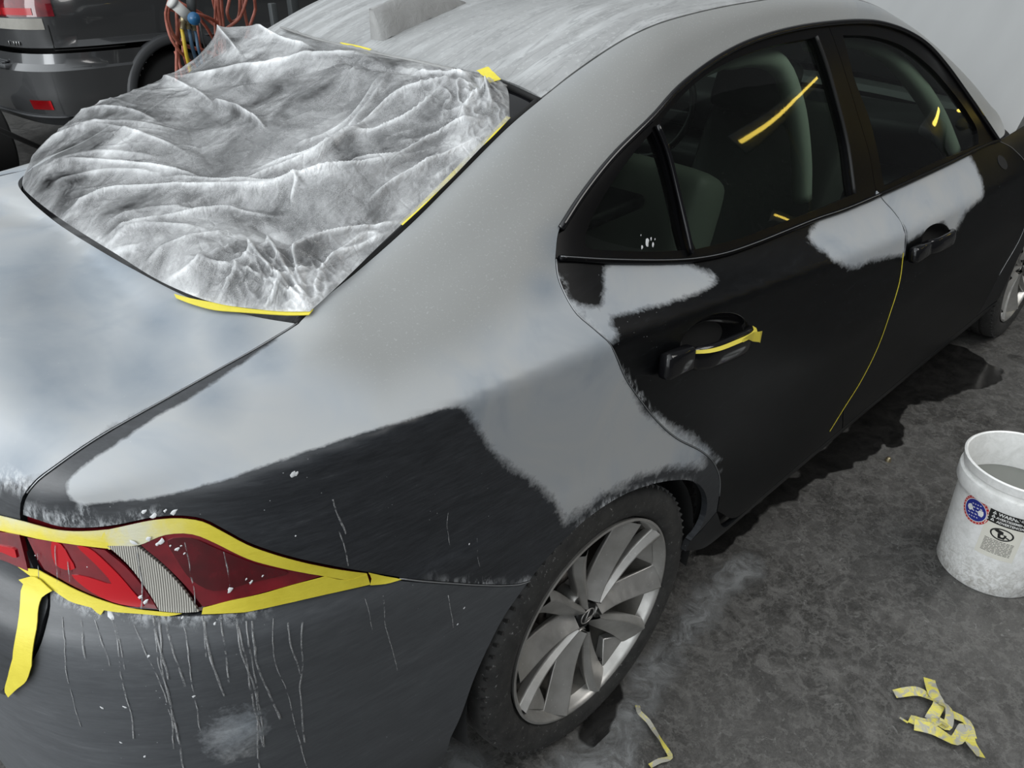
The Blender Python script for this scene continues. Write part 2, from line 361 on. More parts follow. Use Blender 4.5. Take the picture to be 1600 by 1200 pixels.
# ------------------------------------------------------------------ body surface of the saloon
# x forward from the rear axle, y to the left, z up.  Feature lines of the right half, rear centre -> nose.
POLE = (-.55, 0.0)
R0 = [(-.55, 1.078), (-.4, 1.118), (-.2, 1.19), (0, 1.265), (.13, 1.318), (.3, 1.372), (.55, 1.415), (.9, 1.435), (1.2, 1.432), (1.5, 1.40), (1.7, 1.35), (2.0, 1.22), (2.35, 1.05), (2.5, 1.0), (3.0, .93), (3.5, .80), (3.72, .66)]
ROWS = {
 2: [(-.84, 0, 1.062), (-.835, -.3, 1.05), (-.80, -.48, 1.03), (-.74, -.58, 1.02), (-.66, -.625, 1.022), (-.60, -.64, 1.029), (-.5, -.63, 1.042), (-.425, -.617, 1.052), (-.38, -.61, 1.071), (-.30, -.60, 1.097), (-.193, -.595, 1.143), (-.072, -.585, 1.201), (.042, -.575, 1.255), (.145, -.56, 1.290), (.233, -.56, 1.325), (.353, -.565, 1.367), (.438, -.57, 1.388), (.537, -.57, 1.400), (.759, -.57, 1.413), (1.1, -.57, 1.414), (1.4, -.57, 1.385), (1.617, -.58, 1.332), (1.896, -.60, 1.239), (2.128, -.64, 1.129), (2.384, -.70, .98), (2.8, -.70, .94), (3.3, -.62, .84), (3.6, -.45, .74), (3.74, 0, .66)],
 3: [(-.868, 0, 1.035), (-.862, -.3, 1.015), (-.835, -.5, .985), (-.775, -.62, .99), (-.69, -.68, 1.008), (-.6, -.705, 1.022), (-.45, -.71, 1.038), (-.3, -.70, 1.062), (-.15, -.70, 1.10), (0, -.69, 1.15), (.15, -.675, 1.20), (.344, -.655, 1.265), (.58, -.63, 1.325), (.83, -.615, 1.352), (1.1, -.612, 1.352), (1.43, -.612, 1.33), (1.6, -.62, 1.30), (1.74, -.635, 1.255), (1.87, -.66, 1.185), (1.97, -.70, 1.105), (2.06, -.735, 1.04), (2.2, -.765, .975), (2.5, -.78, .95), (2.8, -.78, .92), (3.3, -.69, .80), (3.6, -.50, .70), (3.76, 0, .62)],
 4: [(-.885, 0, .99), (-.878, -.3, .97), (-.855, -.5, .935), (-.80, -.64, .955), (-.72, -.715, .98), (-.6, -.765, 1.0), (-.4, -.80, 1.01), (-.2, -.79, 1.03), (0, -.765, 1.06), (.1, -.765, 1.043), (.28, -.775, .998), (.48, -.785, .962), (.86, -.79, .95), (1.2, -.79, .935), (1.73, -.79, .93), (2.1, -.79, .93), (2.5, -.82, .92), (2.8, -.83, .88), (3.3, -.76, .74), (3.6, -.55, .64), (3.78, 0, .58)],
 5: [(-.90, 0, .92), (-.892, -.3, .905), (-.868, -.5, .885), (-.82, -.625, .905), (-.738, -.72, .940), (-.676, -.77, .958), (-.61, -.81, .970), (-.486, -.85, .982), (-.325, -.867, .981), (-.16, -.873, .975), (0, -.875, .962), (.2, -.875, .942), (.446, -.872, .916), (.825, -.868, .872), (1.25, -.87, .838), (1.47, -.87, .826), (1.9, -.868, .812), (2.4, -.872, .81), (2.8, -.88, .79), (3.3, -.82, .66), (3.62, -.6, .56), (3.80, 0, .52)],
 6: [(-.925, 0, .80), (-.915, -.35, .80), (-.855, -.6, .81), (-.79, -.715, .80), (-.72, -.785, .79), (-.667, -.82, .785), (-.57, -.853, .77), (-.4, -.875, .75), (-.2, -.888, .745), (0, -.893, .74), (.3, -.893, .72), (.6, -.893, .68), (1, -.897, .65), (1.7, -.897, .64), (2.3, -.895, .64), (2.8, -.905, .66), (3.3, -.85, .56), (3.64, -.62, .46), (3.82, 0, .44)],
 6.5: [(-.975, 0, .765), (-.957, -.35, .765), (-.900, -.6, .765), (-.823, -.725, .76), (-.738, -.803, .755), (-.66, -.843, .748), (-.55, -.868, .74), (-.4, -.884, .725), (-.2, -.894, .705), (0, -.899, .69), (.3, -.898, .66), (.6, -.894, .61), (1, -.897, .58), (1.7, -.897, .57), (2.3, -.897, .58), (2.8, -.908, .63), (3.3, -.855, .50), (3.65, -.62, .41), (3.83, 0, .39)],
 7: [(-1.0, 0, .60), (-.98, -.35, .60), (-.922, -.6, .60), (-.84, -.735, .595), (-.74, -.812, .59), (-.62, -.853, .585), (-.45, -.88, .58), (-.25, -.898, .585), (-.05, -.907, .60), (.1, -.908, .60), (.3, -.905, .56), (.5, -.895, .5), (1, -.893, .46), (1.7, -.893, .45), (2.3, -.897, .48), (2.55, -.905, .55), (2.8, -.912, .6), (3.1, -.90, .52), (3.4, -.82, .42), (3.66, -.62, .36), (3.84, 0, .34)],
 8: [(-.995, 0, .34), (-.975, -.38, .34), (-.93, -.6, .335), (-.845, -.74, .33), (-.73, -.815, .32), (-.58, -.85, .31), (-.4, -.872, .30), (-.2, -.89, .30), (.1, -.90, .30), (.4, -.885, .28), (.6, -.88, .27), (1, -.878, .265), (1.7, -.878, .262), (2.3, -.882, .27), (2.55, -.895, .29), (2.8, -.905, .30), (3.1, -.89, .29), (3.4, -.80, .25), (3.66, -.6, .23), (3.82, 0, .22)],
 9: [(-.975, 0, .20), (-.955, -.38, .20), (-.91, -.58, .20), (-.82, -.72, .20), (-.70, -.795, .20), (-.54, -.83, .20), (-.38, -.843, .20), (-.2, -.85, .20), (.1, -.86, .20), (.4, -.858, .20), (.6, -.855, .20), (1, -.853, .20), (1.7, -.853, .20), (2.3, -.857, .20), (2.55, -.86, .20), (2.8, -.87, .20), (3.1, -.85, .20), (3.4, -.76, .18), (3.66, -.56, .17), (3.80, 0, .16)],
}
def col_param(x, y):
    """station of a plan point: angle in degrees about the pole behind it, else 90 + cm ahead"""
    if x >= POLE[0]-1e-9: return 90+(x-POLE[0])*100
    return math.degrees(math.atan2(-y, POLE[0]-x))
def hermite(xs, ys):
    n = len(xs); d = [(ys[i+1]-ys[i])/(xs[i+1]-xs[i]) for i in range(n-1)]
    mm = [d[0]]+[0 if d[i-1]*d[i] <= 0 else 2*d[i-1]*d[i]/(d[i-1]+d[i])*.6+.4*(.5*(d[i-1]+d[i]))*1 for i in range(1, n-1)]+[d[-1]]
    def f(x):
        if x <= xs[0]: return ys[0]
        if x >= xs[-1]: return ys[-1]
        lo, hi = 0, n-1
        while hi-lo > 1:
            k = (lo+hi)//2
            if xs[k] <= x: lo = k
            else: hi = k
        h = xs[hi]-xs[lo]; t = (x-xs[lo])/h; t2 = t*t; t3 = t2*t
        return ys[lo]*(2*t3-3*t2+1)+mm[lo]*h*(t3-2*t2+t)+ys[hi]*(-2*t3+3*t2)+mm[hi]*h*(t3-t2)
    return f
def row_funcs():
    F = {}
    for k, pts in ROWS.items():
        fine = catmull([V(p) for p in pts], .01)
        c = []; q = []
        for p in fine:
            cc = col_param(p.x, p.y)
            if not c or cc > c[-1]+1e-4: c.append(cc); q.append(p)
        F[k] = (c, q)
    return F
def lin(F, c):
    xs, q = F
    if c <= xs[0]: return q[0]
    if c >= xs[-1]: return q[-1]
    lo, hi = 0, len(xs)-1
    while hi-lo > 1:
        k = (lo+hi)//2
        if xs[k] <= c: lo = k
        else: hi = k
    return q[lo].lerp(q[hi], (c-xs[lo])/(xs[hi]-xs[lo]))
def build_surface():
    F = row_funcs(); z0 = hermite([p[0] for p in R0], [p[1] for p in R0])
    cols = [i*2.0 for i in range(45)]+[90+i*1.25 for i in range(0, 356)]
    nv = (26, 8, 8, 8); nlow = (12, 8, 12, 14, 10)
    grid = []
    for c in cols:
        P = {k: lin(F[k], c) for k in ROWS}
        if c < 90: P0 = V((POLE[0], 0, z0(POLE[0])))
        else:
            x = POLE[0]+(c-90)/100; P0 = V((x, 0, z0(x)))
        up = [P0, P[2], P[3], P[4], P[5]]
        line = []
        # upper spline with mirrored ghost at the centre
        gh = V((2*P0.x-P[2].x, -P[2].y, P[2].z)) if c < 90 else V((P[2].x, -P[2].y, P[2].z))
        if c < 90: gh = V((2*P0.x-P[2].x, -P[2].y, 2*P0.z-P[2].z))
        seq = [gh]+up
        gx = max(0, min(1, (c-55)/25))*max(0, min(1, (2.6-(POLE[0]+(c-90)/100))/.3)) if c > 90 else max(0, min(1, (c-55)/25))
        gc = up[-1]*2-up[-2]; ge = gc.lerp(P[6], 1-gx)
        seq.append(ge)
        def cr(p0, p1, p2, p3, t):
            a = max((p1-p0).length**.5, 1e-4); b = max((p2-p1).length**.5, 1e-4); d = max((p3-p2).length**.5, 1e-4)
            m1 = ((p2-p1)/b-(p2-p0)/(a+b)+(p1-p0)/a)*b; m2 = ((p3-p2)/d-(p3-p1)/(b+d)+(p2-p1)/b)*b
            t2 = t*t; t3 = t2*t
            return p1*(2*t3-3*t2+1)+m1*(t3-2*t2+t)+p2*(-2*t3+3*t2)+m2*(t3-t2)
        for i in range(4):
            for j in range(nv[i]): line.append(cr(seq[i], seq[i+1], seq[i+2], seq[i+3], j/nv[i]))
        low = [P[5], P[6], P[6.5], P[7], P[8], P[9]]
        g0 = (low[0]*2-low[1]).lerp(P[4], 1-gx)
        seq = [g0]+low+[low[-1]*2-low[-2]]
        for i in range(5):
            for j in range(nlow[i]): line.append(cr(seq[i], seq[i+1], seq[i+2], seq[i+3], j/nlow[i]))
        line.append(low[-1])
        grid.append(line)
    nr = len(grid[0]); nc = len(grid); verts = []
    for sgn in (1, -1):
        for L_ in grid: verts += [V((p.x, p.y*sgn, p.z)) for p in L_]
    faces = []
    for s in (0, 1):
        o = s*nc*nr
        for i in range(nc-1):
            for j in range(nr-1):
                if i < 44 and j == 0: f = (o, o+i*nr+1, o+(i+1)*nr+1)
                else: f = (o+i*nr+j, o+i*nr+j+1, o+(i+1)*nr+j+1, o+(i+1)*nr+j)
                faces.append(f if s == 1 else f[::-1])
    return verts, faces
SV, SF = build_surface()
def surface_normals():
    nn = [V((0, 0, 0)) for _ in SV]
    # merge coincident centreline vertices through a position key
    key = {}; rep = []
    for i, v in enumerate(SV):
        k = (round(v.x, 4), round(v.y, 4), round(v.z, 4)); rep.append(key.setdefault(k, i))
    for f in SF:
        a, b, c = SV[f[0]], SV[f[1]], SV[f[2]]
        n = (SV[f[2]]-a).cross((SV[f[-1]]-b)) if len(f) == 4 else (b-a).cross(c-a)
        for i in f: nn[rep[i]] += n
    out = [nn[rep[i]].normalized() if nn[rep[i]].length > 0 else V((0, 0, 1)) for i in range(len(SV))]
    return out
SN = surface_normals()
# ensure outward
SB = BVHTree.FromPolygons(SV, SF)
SGN = 1 if SN[130*(sum((26, 8, 8, 8))+sum((12, 8, 12, 14, 10))+1)+80].y < 0 else -1
SN = [n*SGN for n in SN]
def s_ray(o, d):
    loc, nrm, idx, dist = SB.ray_cast(o, d)
    if loc is None: return None, None
    f = SF[idx]; w = poly_3d_calc([SV[i] for i in f], loc)
    n = V((0, 0, 0))
    for wi, i in zip(w, f): n += SN[i]*wi
    return loc, n.normalized()
def P(x, y):
    p, n = s_ray(CAM, pix_ray(x, y))
    if p is None:
        p = SB.find_nearest(on_plane(x, y, 1, -.8))[0]
    return p
def T(x, y): return s_ray(V((x, y, 3)), V((0, 0, -1)))[0]
def F(x, z): return s_ray(V((x, -3, z)), V((0, 1, 0)))[0]
def B(y, z): return s_ray(V((-4, y, z)), V((1, 0, 0)))[0]
def NRM(p):
    loc, n, idx, d = SB.find_nearest(p); f = SF[idx]
    w = poly_3d_calc([SV[i] for i in f], loc); r = V((0, 0, 0))
    for wi, i in zip(w, f): r += SN[i]*wi
    return r.normalized()
def inside2(poly, x, y):
    c = False; n = len(poly); j = n-1
    for i in range(n):
        xi, yi = poly[i]; xj, yj = poly[j]
        if (yi > y) != (yj > y) and x < (xj-xi)*(y-yi)/(yj-yi)+xi: c = not c
        j = i
    return c
def offset2(poly, d):
    """move a closed 2D polygon inwards by d"""
    n = len(poly); ar = sum(poly[i][0]*poly[(i+1) % n][1]-poly[(i+1) % n][0]*poly[i][1] for i in range(n))
    sg = 1 if ar > 0 else -1; out = []
    for i in range(n):
        a = V(poly[i-1]); b = V(poly[i]); c = V(poly[(i+1) % n])
        e1 = (b-a); e2 = (c-b)
        if e1.length < 1e-7 or e2.length < 1e-7: out.append(tuple(b)); continue
        e1.normalize(); e2.normalize()
        n1 = V((-e1.y, e1.x))*sg; n2 = V((-e2.y, e2.x))*sg; m_ = (n1+n2)
        if m_.length < .2: out.append(tuple(b+n1*d)); continue
        m_.normalize(); k = 1/max(.45, m_.dot(n1)); out.append(tuple(b+m_*d*k))
    return out
def seg_loop(segs, step=.012, closed_smooth=False):
    """list of smooth segments (each a list of points; consecutive ones share their corner) -> closed loop"""
    if closed_smooth: return catmull(segs, step, True)
    out = []
    for i, s in enumerate(segs):
        nxt = segs[(i+1) % len(segs)][0]
        s = list(s)
        if (V(s[-1])-V(nxt)).length > 1e-5: s.append(nxt)
        c = catmull(s, step); out += c[:-1]
    return out
def panel(name, loops, w, mat, parent=None, h=.013, off=0.0, gap=.002, flange=.014, mirror=False, thick=None, mats=None, hit=None, keep=None):
    """cut a panel out of the body surface: loops[0] outline, others holes; projected along w"""
    w = V(w).normalized(); a = w.orthogonal().normalized(); b = w.cross(a)
    L2 = []
    for k, lp in enumerate(loops):
        q = [(p.dot(a), p.dot(b)) for p in lp]
        cl = []
        for p in q:
            if not cl or (V(p)-V(cl[-1])).length > .002: cl.append(p)
        if (V(cl[0])-V(cl[-1])).length < .002: cl.pop()
        L2.append(offset2(cl, gap if k == 0 else -gap))
    xs = [p[0] for p in L2[0]]; ys = [p[1] for p in L2[0]]
    pts = []; edges = []
    for lp in L2:
        s = len(pts); pts += lp; edges += [(s+i, s+(i+1) % len(lp)) for i in range(len(lp))]
    # interior points on a staggered lattice kept off the borders
    cell = {}
    for p in pts: cell.setdefault((int(p[0]//h), int(p[1]//h)), []).append(p)
    row = 0; y = min(ys)
    while y < max(ys):
        x = min(xs)+(h/2 if row % 2 else 0)
        while x < max(xs):
            ci, cj = int(x//h), int(y//h); near = False
            for di in (-1, 0, 1):
                for dj in (-1, 0, 1):
                    for p in cell.get((ci+di, cj+dj), ()):
                        if (p[0]-x)**2+(p[1]-y)**2 < (h*.55)**2: near = True
            if not near and inside2(L2[0], x, y) and not any(inside2(l, x, y) for l in L2[1:]): pts.append((x, y))
            x += h
        y += h*.87; row += 1
    r = delaunay_2d_cdt([V(p) for p in pts], edges, [], 0, 1e-5)
    ov, of = r[0], r[2]
    tris = []
    for f in of:
        cx = sum(ov[i][0] for i in f)/3; cy = sum(ov[i][1] for i in f)/3
        if inside2(L2[0], cx, cy) and not any(inside2(l, cx, cy) for l in L2[1:]): tris.append(tuple(f))
    v3 = []; n3 = []; wl_ = [q.dot(w) for q in loops[0]]; wm = sum(wl_)/len(wl_) if name == 'front_bumper' else 0
    if name != 'front_bumper': wm = (min(wl_)+max(wl_))/2
    for p in ov:
        o = a*p[0]+b*p[1]; mid = o+w*6
        loc, n = s_ray(mid, -w)
        if loc is None or abs(loc.dot(w)-wm) > 1.3:
            loc, _, idx, _ = SB.find_nearest(o+w*(sum(q.dot(w) for q in loops[0])/len(loops[0]))); n = NRM(loc)
        v3.append(loc+n*off); n3.append(n)
    # drop stretched faces at grazing places
    used = sorted({i for t in tris for i in t}); mp = {k: i for i, k in enumerate(used)}
    v3 = [v3[i] for i in used]; n3 = [n3[i] for i in used]; tris = [tuple(mp[i] for i in t) for t in tris]
    def orient(t):
        n = (v3[t[1]]-v3[t[0]]).cross(v3[t[2]]-v3[t[0]])
        return t if n.dot(n3[t[0]]) > 0 else (t[0], t[2], t[1])
    tris = [orient(t) for t in tris]
    ec = {}
    for t in tris:
        for i in range(3): ec[(t[i], t[(i+1) % 3])] = 1
    bd = [e for e in ec if (e[1], e[0]) not in ec]
    if flange:
        inner = {}; inn = {}
        for i in {k for e in bd for k in e}:
            inner[i] = len(v3); v3.append(v3[i]-n3[i]*flange); n3.append(n3[i])
        for e in bd: tris.append((e[1], e[0], inner[e[0]], inner[e[1]]))
    me = bpy.data.meshes.new(name); me.from_pydata([tuple(v) for v in v3], [], tris)
    if mats:
        for k in mats: me.materials.append(k)
    else: me.materials.append(mat)
    me.polygons.foreach_set('use_smooth', [len(p.vertices) == 3 for p in me.polygons])
    ln = []
    for p in me.polygons:
        for li in p.loop_indices:
            vi = me.loops[li].vertex_index
            ln.append(tuple(n3[vi]) if len(p.vertices) == 3 else tuple(p.normal))
    me.normals_split_custom_set(ln)
    o = bpy.data.objects.new(name, me); COL.objects.link(o)
    if parent: o.parent = parent
    if mirror: mirror_obj(o, parent)
    return o
def mirror_obj(o, parent=None):
    me = o.data; vs_ = [V((v.co.x, -v.co.y, v.co.z)) for v in me.vertices]
    fs = [tuple(p.vertices)[::-1] for p in me.polygons]
    m2 = bpy.data.meshes.new(me.name); m2.from_pydata([tuple(v) for v in vs_], [], fs)
    for k in me.materials: m2.materials.append(k)
    m2.polygons.foreach_set('use_smooth', [p.use_smooth for p in me.polygons])
    m2.polygons.foreach_set('material_index', [p.material_index for p in me.polygons])
    for at in me.attributes:
        if at.domain == 'POINT' and at.data_type == 'FLOAT' and at.name != 'position':
            b_ = m2.attributes.new(at.name, 'FLOAT', 'POINT'); arr = [0.0]*len(me.vertices); at.data.foreach_get('value', arr); b_.data.foreach_set('value', arr)
    if me.has_custom_normals:
        cn = [V(c.vector) for c in me.corner_normals]; ln = []
        for p in me.polygons:
            for li in reversed(list(p.loop_indices)): ln.append((cn[li].x, -cn[li].y, cn[li].z))
        m2.normals_split_custom_set(ln)
    q = bpy.data.objects.new(o.name, m2); COL.objects.link(q)
    if parent: q.parent = parent
    if o.get('label') and 'right' in o['label']: q['label'] = o['label'].replace('right', 'left')
    return q
def set_attr(o, name, vals):
    a_ = o.data.attributes.get(name) or o.data.attributes.new(name, 'FLOAT', 'POINT'); a_.data.foreach_set('value', vals)
def poly_sd(poly, x, y):
    """signed distance in px, positive inside"""
    d = 1e18; n = len(poly)
    for i in range(n):
        ax, ay = poly[i]; bx, by = poly[(i+1) % n]; dx, dy = bx-ax, by-ay; L2 = dx*dx+dy*dy or 1e-9
        t = max(0, min(1, ((x-ax)*dx+(y-ay)*dy)/L2)); ex, ey = ax+dx*t-x, ay+dy*t-y; d = min(d, ex*ex+ey*ey)
    d = math.sqrt(d); return d if inside2(poly, x, y) else -d
# ------------------------------------------------------------------ the saloon
M_ = MATS
car = empty('sedan', (0, 0, 0))
tag(car, 'grey and black sedan being primed for painting, close up with plastic over its rear window', 'car')
def pl(*q): return [P(x, y) for x, y in q]
SEAM_TRUNK = pl((465, 505), (445, 518), (400, 545), (350, 573), (300, 601), (250, 629), (200, 657), (160, 680), (120, 706), (85, 731), (60, 750), (43, 770), (35, 790), (34, 806))
LAMP_TOP = pl((34, 806), (60, 815), (93, 825), (130, 827), (162, 825), (195, 820), (227, 813), (255, 809), (284, 808), (317, 813), (349, 829), (386, 849), (447, 870), (528, 888), (624, 904))
SEAM_BUMP = pl((624, 904), (660, 908), (700, 911), (745, 914), (785, 915), (812, 913), (828, 908))
ARCH = pl((828, 908), (845, 886), (862, 866), (892, 835), (915, 814), (945, 792), (980, 772), (1020, 758), (1052, 752), (1080, 753), (1096, 763), (1104, 784), (1101, 808), (1092, 828), (1078, 846))
DOOR_REAR = pl((869, 405), (872, 432), (884, 462), (902, 491), (925, 511), (949, 532), (962, 554), (977, 590), (1000, 624), (1026, 657), (1056, 684), (1094, 704), (1112, 719), (1121, 735), (1125, 752), (1124, 775), (1120, 800))
WT = [(-.007, 1.077), (.028, 1.113), (.102, 1.15), (.205, 1.196), (.344, 1.245), (.444, 1.283), (.581, 1.318), (.698, 1.337), (.826, 1.348), (.971, 1.353), (1.116, 1.352), (1.293, 1.345), (1.429, 1.332), (1.592, 1.301), (1.737, 1.255), (1.873, 1.185), (1.974, 1.105), (2.061, 1.025), (2.165, .93)]
WTOP = [DOOR_REAR[0]]+[F(x, z) for x, z in WT[1:]]
BSEAM_TOP = F(1.12, 1.352)
DITCH = [V(p) for p in ROWS[2] if -.43 < p[0] < 2.2]
HEADER = [V((.145, -.56, 1.29)), T(.14, -.42), T(.13, -.2), T(.125, 0)]
DECK_FRONT = [V((-.425, -.617, 1.052))]+[T(x, y) for x, y in ((-.458, -.555), (-.498, -.461), (-.528, -.273), (-.543, -.08), (-.545, 0))]
def mirr(L): return [V((p.x, -p.y, p.z)) for p in reversed(L)]
SILL_J = P(1120, 800)
LOWZ = .27
# quarter panel with C pillar and roof rail
d_back = list(reversed(DITCH))
q_segs = [SEAM_TRUNK, LAMP_TOP, SEAM_BUMP, ARCH, [ARCH[-1], P(1098, 826), SILL_J], list(reversed(DOOR_REAR)),
          WTOP, [WTOP[-1], F(2.24, .945), V((2.30, -.70, 1.02))], [V((2.30, -.70, 1.02))]+d_back[0:0]+[p for p in d_back]]
quarter = panel('quarter_panel', [seg_loop(q_segs)], (-.35, -.7, .6), M_['sanded_paint'], car, h=.0125)
# boot lid
TR_R = pl((34, 806), (40, 850), (57, 892), (76, 926), (74, 960), (62, 1003), (38, 1047), (6, 1084))
TR_LOW = [TR_R[-1], B(-.40, .60), B(-.2, .58), B(0, .575)]
half = [list(reversed(DECK_FRONT)), SEAM_TRUNK, TR_R, TR_LOW]
tr_segs = half+[mirr(TR_LOW), mirr(TR_R), mirr(SEAM_TRUNK), mirr(list(reversed(DECK_FRONT)))]
trunk = panel('trunk_lid', [seg_loop(tr_segs)], (-.65, 0, .76), M_['sanded_paint'], car, h=.014, gap=.003)
# rear bumper
LAMP_LOW = pl((78, 916), (110, 936), (146, 947), (185, 954), (227, 957), (268, 960), (309, 960), (345, 957), (382, 955), (430, 944), (487, 931), (577, 912), (624, 904))
AR2 = pl((828, 908), (810, 933), (790, 962), (765, 1010), (742, 1062), (722, 1118), (706, 1152))
bz = [V(p) for p in ROWS[9] if p[0] < -.36]
TRB = [p.copy() for p in TR_R[3:]]
bump_segs = [LAMP_LOW, SEAM_BUMP, AR2, [AR2[-1], V((-.37, -.83, .21))], list(reversed(bz)), [V((-.975, 0, .20)), B(0, .575)], list(reversed(TR_LOW)), list(reversed(TRB))+[LAMP_LOW[0]]]
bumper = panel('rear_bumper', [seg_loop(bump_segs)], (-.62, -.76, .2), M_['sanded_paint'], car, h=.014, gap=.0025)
# doors
DOOR_MID = [BSEAM_TOP]+pl((1319, 103), (1342, 178), (1361, 244), (1371, 300))
DOOR_MID2 = pl((1371, 300), (1381, 314), (1394, 328), (1408, 347), (1415, 366), (1413, 400), (1405, 440), (1390, 490), (1370, 545), (1345, 595), (1320, 635))+[F(1.13, LOWZ)]
SILL_TOP = [F(x, LOWZ) for x in (1.13, .9, .7, .55)]+[P(1120, 800)]
wt_r = [WTOP[0]]+[p for p in WTOP[1:] if p.x < 1.05]+[BSEAM_TOP]
wt_f = [BSEAM_TOP]+[p for p in WTOP[1:] if p.x > 1.2]
BELT_R = pl((873, 405), (944, 409), (1037, 410), (1084, 407), (1131, 398), (1178, 382), (1225, 363), (1272, 344), (1319, 328), (1371, 306))
BELT_F = [P(1371, 306)]+pl((1412, 288), (1483, 255), (1544, 225))+[WTOP[-1]]
CUPC = P(1117, 541)
def ellipse_px(cx, cy, rx, ry, ang, n=40, pw=2.0):
    o = []
    for i in range(n):
        t = 2*math.pi*i/n; c, s = math.cos(t), math.sin(t)
        a, b = rx*abs(c)**(2/pw)*(1 if c > 0 else -1), ry*abs(s)**(2/pw)*(1 if s > 0 else -1)
        o.append((cx+a*math.cos(ang)-b*math.sin(ang), cy+a*math.sin(ang)+b*math.cos(ang)))
    return o
CUP_R = [P(x, y) for x, y in ellipse_px(1116, 532, 58, 37, -.50)]
CUP_F = [P(x, y) for x, y in ellipse_px(1463, 372, 24, 20, -.8)]
rdoor = panel('rear_door', [seg_loop([BELT_R, DOOR_MID2, SILL_TOP, list(reversed(DOOR_REAR))]), CUP_R], (0, -1, .12), M_['sanded_paint'], car, h=.014)
FSEAM = [WTOP[-1], F(2.26, .89), F(2.36, .80)]+pl((1600, 357), (1561, 430))+[F(2.24, LOWZ)]
fdoor = panel('front_door', [seg_loop([BELT_F, FSEAM, [F(2.24, LOWZ), F(1.7, LOWZ), F(1.13, LOWZ)], list(reversed(DOOR_MID2))]), CUP_F], (0, -1, .12), M_['sanded_paint'], car, h=.015)
# window surrounds and glass
GR = pl((1035, 188), (1061, 157), (1103, 119), (1155, 90), (1216, 70), (1274, 59))
GR2 = pl((1274, 59), (1288, 94), (1307, 159), (1323, 225), (1333, 303))
GR3 = pl((1333, 303), (1300, 318), (1225, 346), (1155, 372), (1089, 388))
GR4 = pl((1089, 388), (1070, 328), (1052, 258), (1035, 188))
glass_r = seg_loop([GR, GR2, GR3, GR4])
GQ = seg_loop([pl((1021, 206), (1033, 234), (1056, 319), (1073, 389)), pl((1073, 389), (1040, 391), (991, 391), (930, 388)), pl((930, 388), (918, 384), (917, 370), (934, 328), (972, 267), (1000, 230), (1021, 206))])
frame_r = panel('window_surround', [seg_loop([wt_r, DOOR_MID, [DOOR_MID[-1], BELT_R[-1]], list(reversed(BELT_R)), [BELT_R[0], WTOP[0]]]), glass_r, GQ], (0, -1, .3), M_['trim_black'], rdoor, h=.016, off=-.003, gap=.001, flange=.02)
GF1 = pl((1319, 55), (1366, 57), (1412, 72), (1455, 104), (1492, 146), (1516, 180), (1528, 203), (1531, 224))
GF2 = pl((1531, 224), (1500, 238), (1459, 254), (1420, 272), (1384, 290))
GF3 = pl((1384, 290), (1375, 244), (1361, 187), (1337, 122), (1319, 55))
glass_f = seg_loop([GF1, GF2, GF3])
frame_f = panel('window_surround', [seg_loop([wt_f, list(reversed(BELT_F)), list(reversed(DOOR_MID))]), glass_f], (0, -1, .3), M_['trim_black'], fdoor, h=.016, off=-.003, gap=.001, flange=.02)
gobj = []
for nm, lp, par in (('door_glass', glass_r, rdoor), ('quarter_glass', GQ, rdoor), ('door_glass', glass_f, fdoor)):
    gobj.append(panel(nm, [lp], (0, -1, .3), M_['tinted_glass'], par, h=.03, off=-.011, gap=-.004, flange=0))
# rubber seal running round the glass, door edge chrome strip
def strip(name, pts, r, mat, parent, off=.0, flat=None, step=.015, closed=False, n=6):
    c = catmull(pts, step, closed)
    if closed: c.append(c[0])
    q = [p+NRM(p)*off for p in c]
    mb = MB(); mb.tube(q, r, n, flat=flat, up=NRM(q[0])); return mb.build(name, mat, parent)
strip('glass_channel', pl((1274, 57), (1288, 94), (1307, 159), (1323, 225), (1334, 303)), .005, M_['dark_metal'], frame_r, .002)
strip('glass_channel', pl((1025, 196), (1040, 232), (1060, 310), (1080, 398)), .006, M_['gloss_black'], frame_r, .003)
strip('belt_moulding', BELT_R, .006, M_['trim_black'], rdoor, .003)
strip('belt_edge', [p+V((0, 0, -.004)) for p in BELT_R[:8]], .0016, M_['chrome'], rdoor, .004)
strip('belt_moulding', BELT_F, .006, M_['trim_black'], fdoor, .003)
strip('window_moulding', WTOP[1:], .007, M_['gloss_black'], quarter, .001)
# sill, wing, front end
sill = panel('sill', [seg_loop([[F(x, LOWZ) for x in (2.46, 2.2, 1.6, 1.13, .7, .5)]+[P(1120, 800)], [P(1120, 800), P(1098, 826), ARCH[-1]], [ARCH[-1], P(1070, 862)], [P(1070, 862), F(.46, .235), F(.75, .222), F(1.1, .222), F(1.7, .21), V((2.46, -.858, .205))]])], (0, -1, -.05), M_['sanded_paint'], car, h=.016, gap=.001)
fa = [F(2.8+.345*math.cos(t), .30+.345*math.sin(t)) for t in [math.radians(d) for d in range(188, -9, -14)]]
wing = panel('front_wing', [seg_loop([[WTOP[-1], F(2.5, .945), F(2.9, .90), F(3.3, .79), F(3.5, .72)], [F(3.5, .72), F(3.5, .45), F(3.3, .26)], [F(3.3, .26), fa[-1]], list(reversed(fa)), [fa[0], F(2.46, LOWZ), F(2.24, LOWZ)], list(reversed(FSEAM))])], (0, -1, .15), M_['sanded_paint'], car, h=.018)
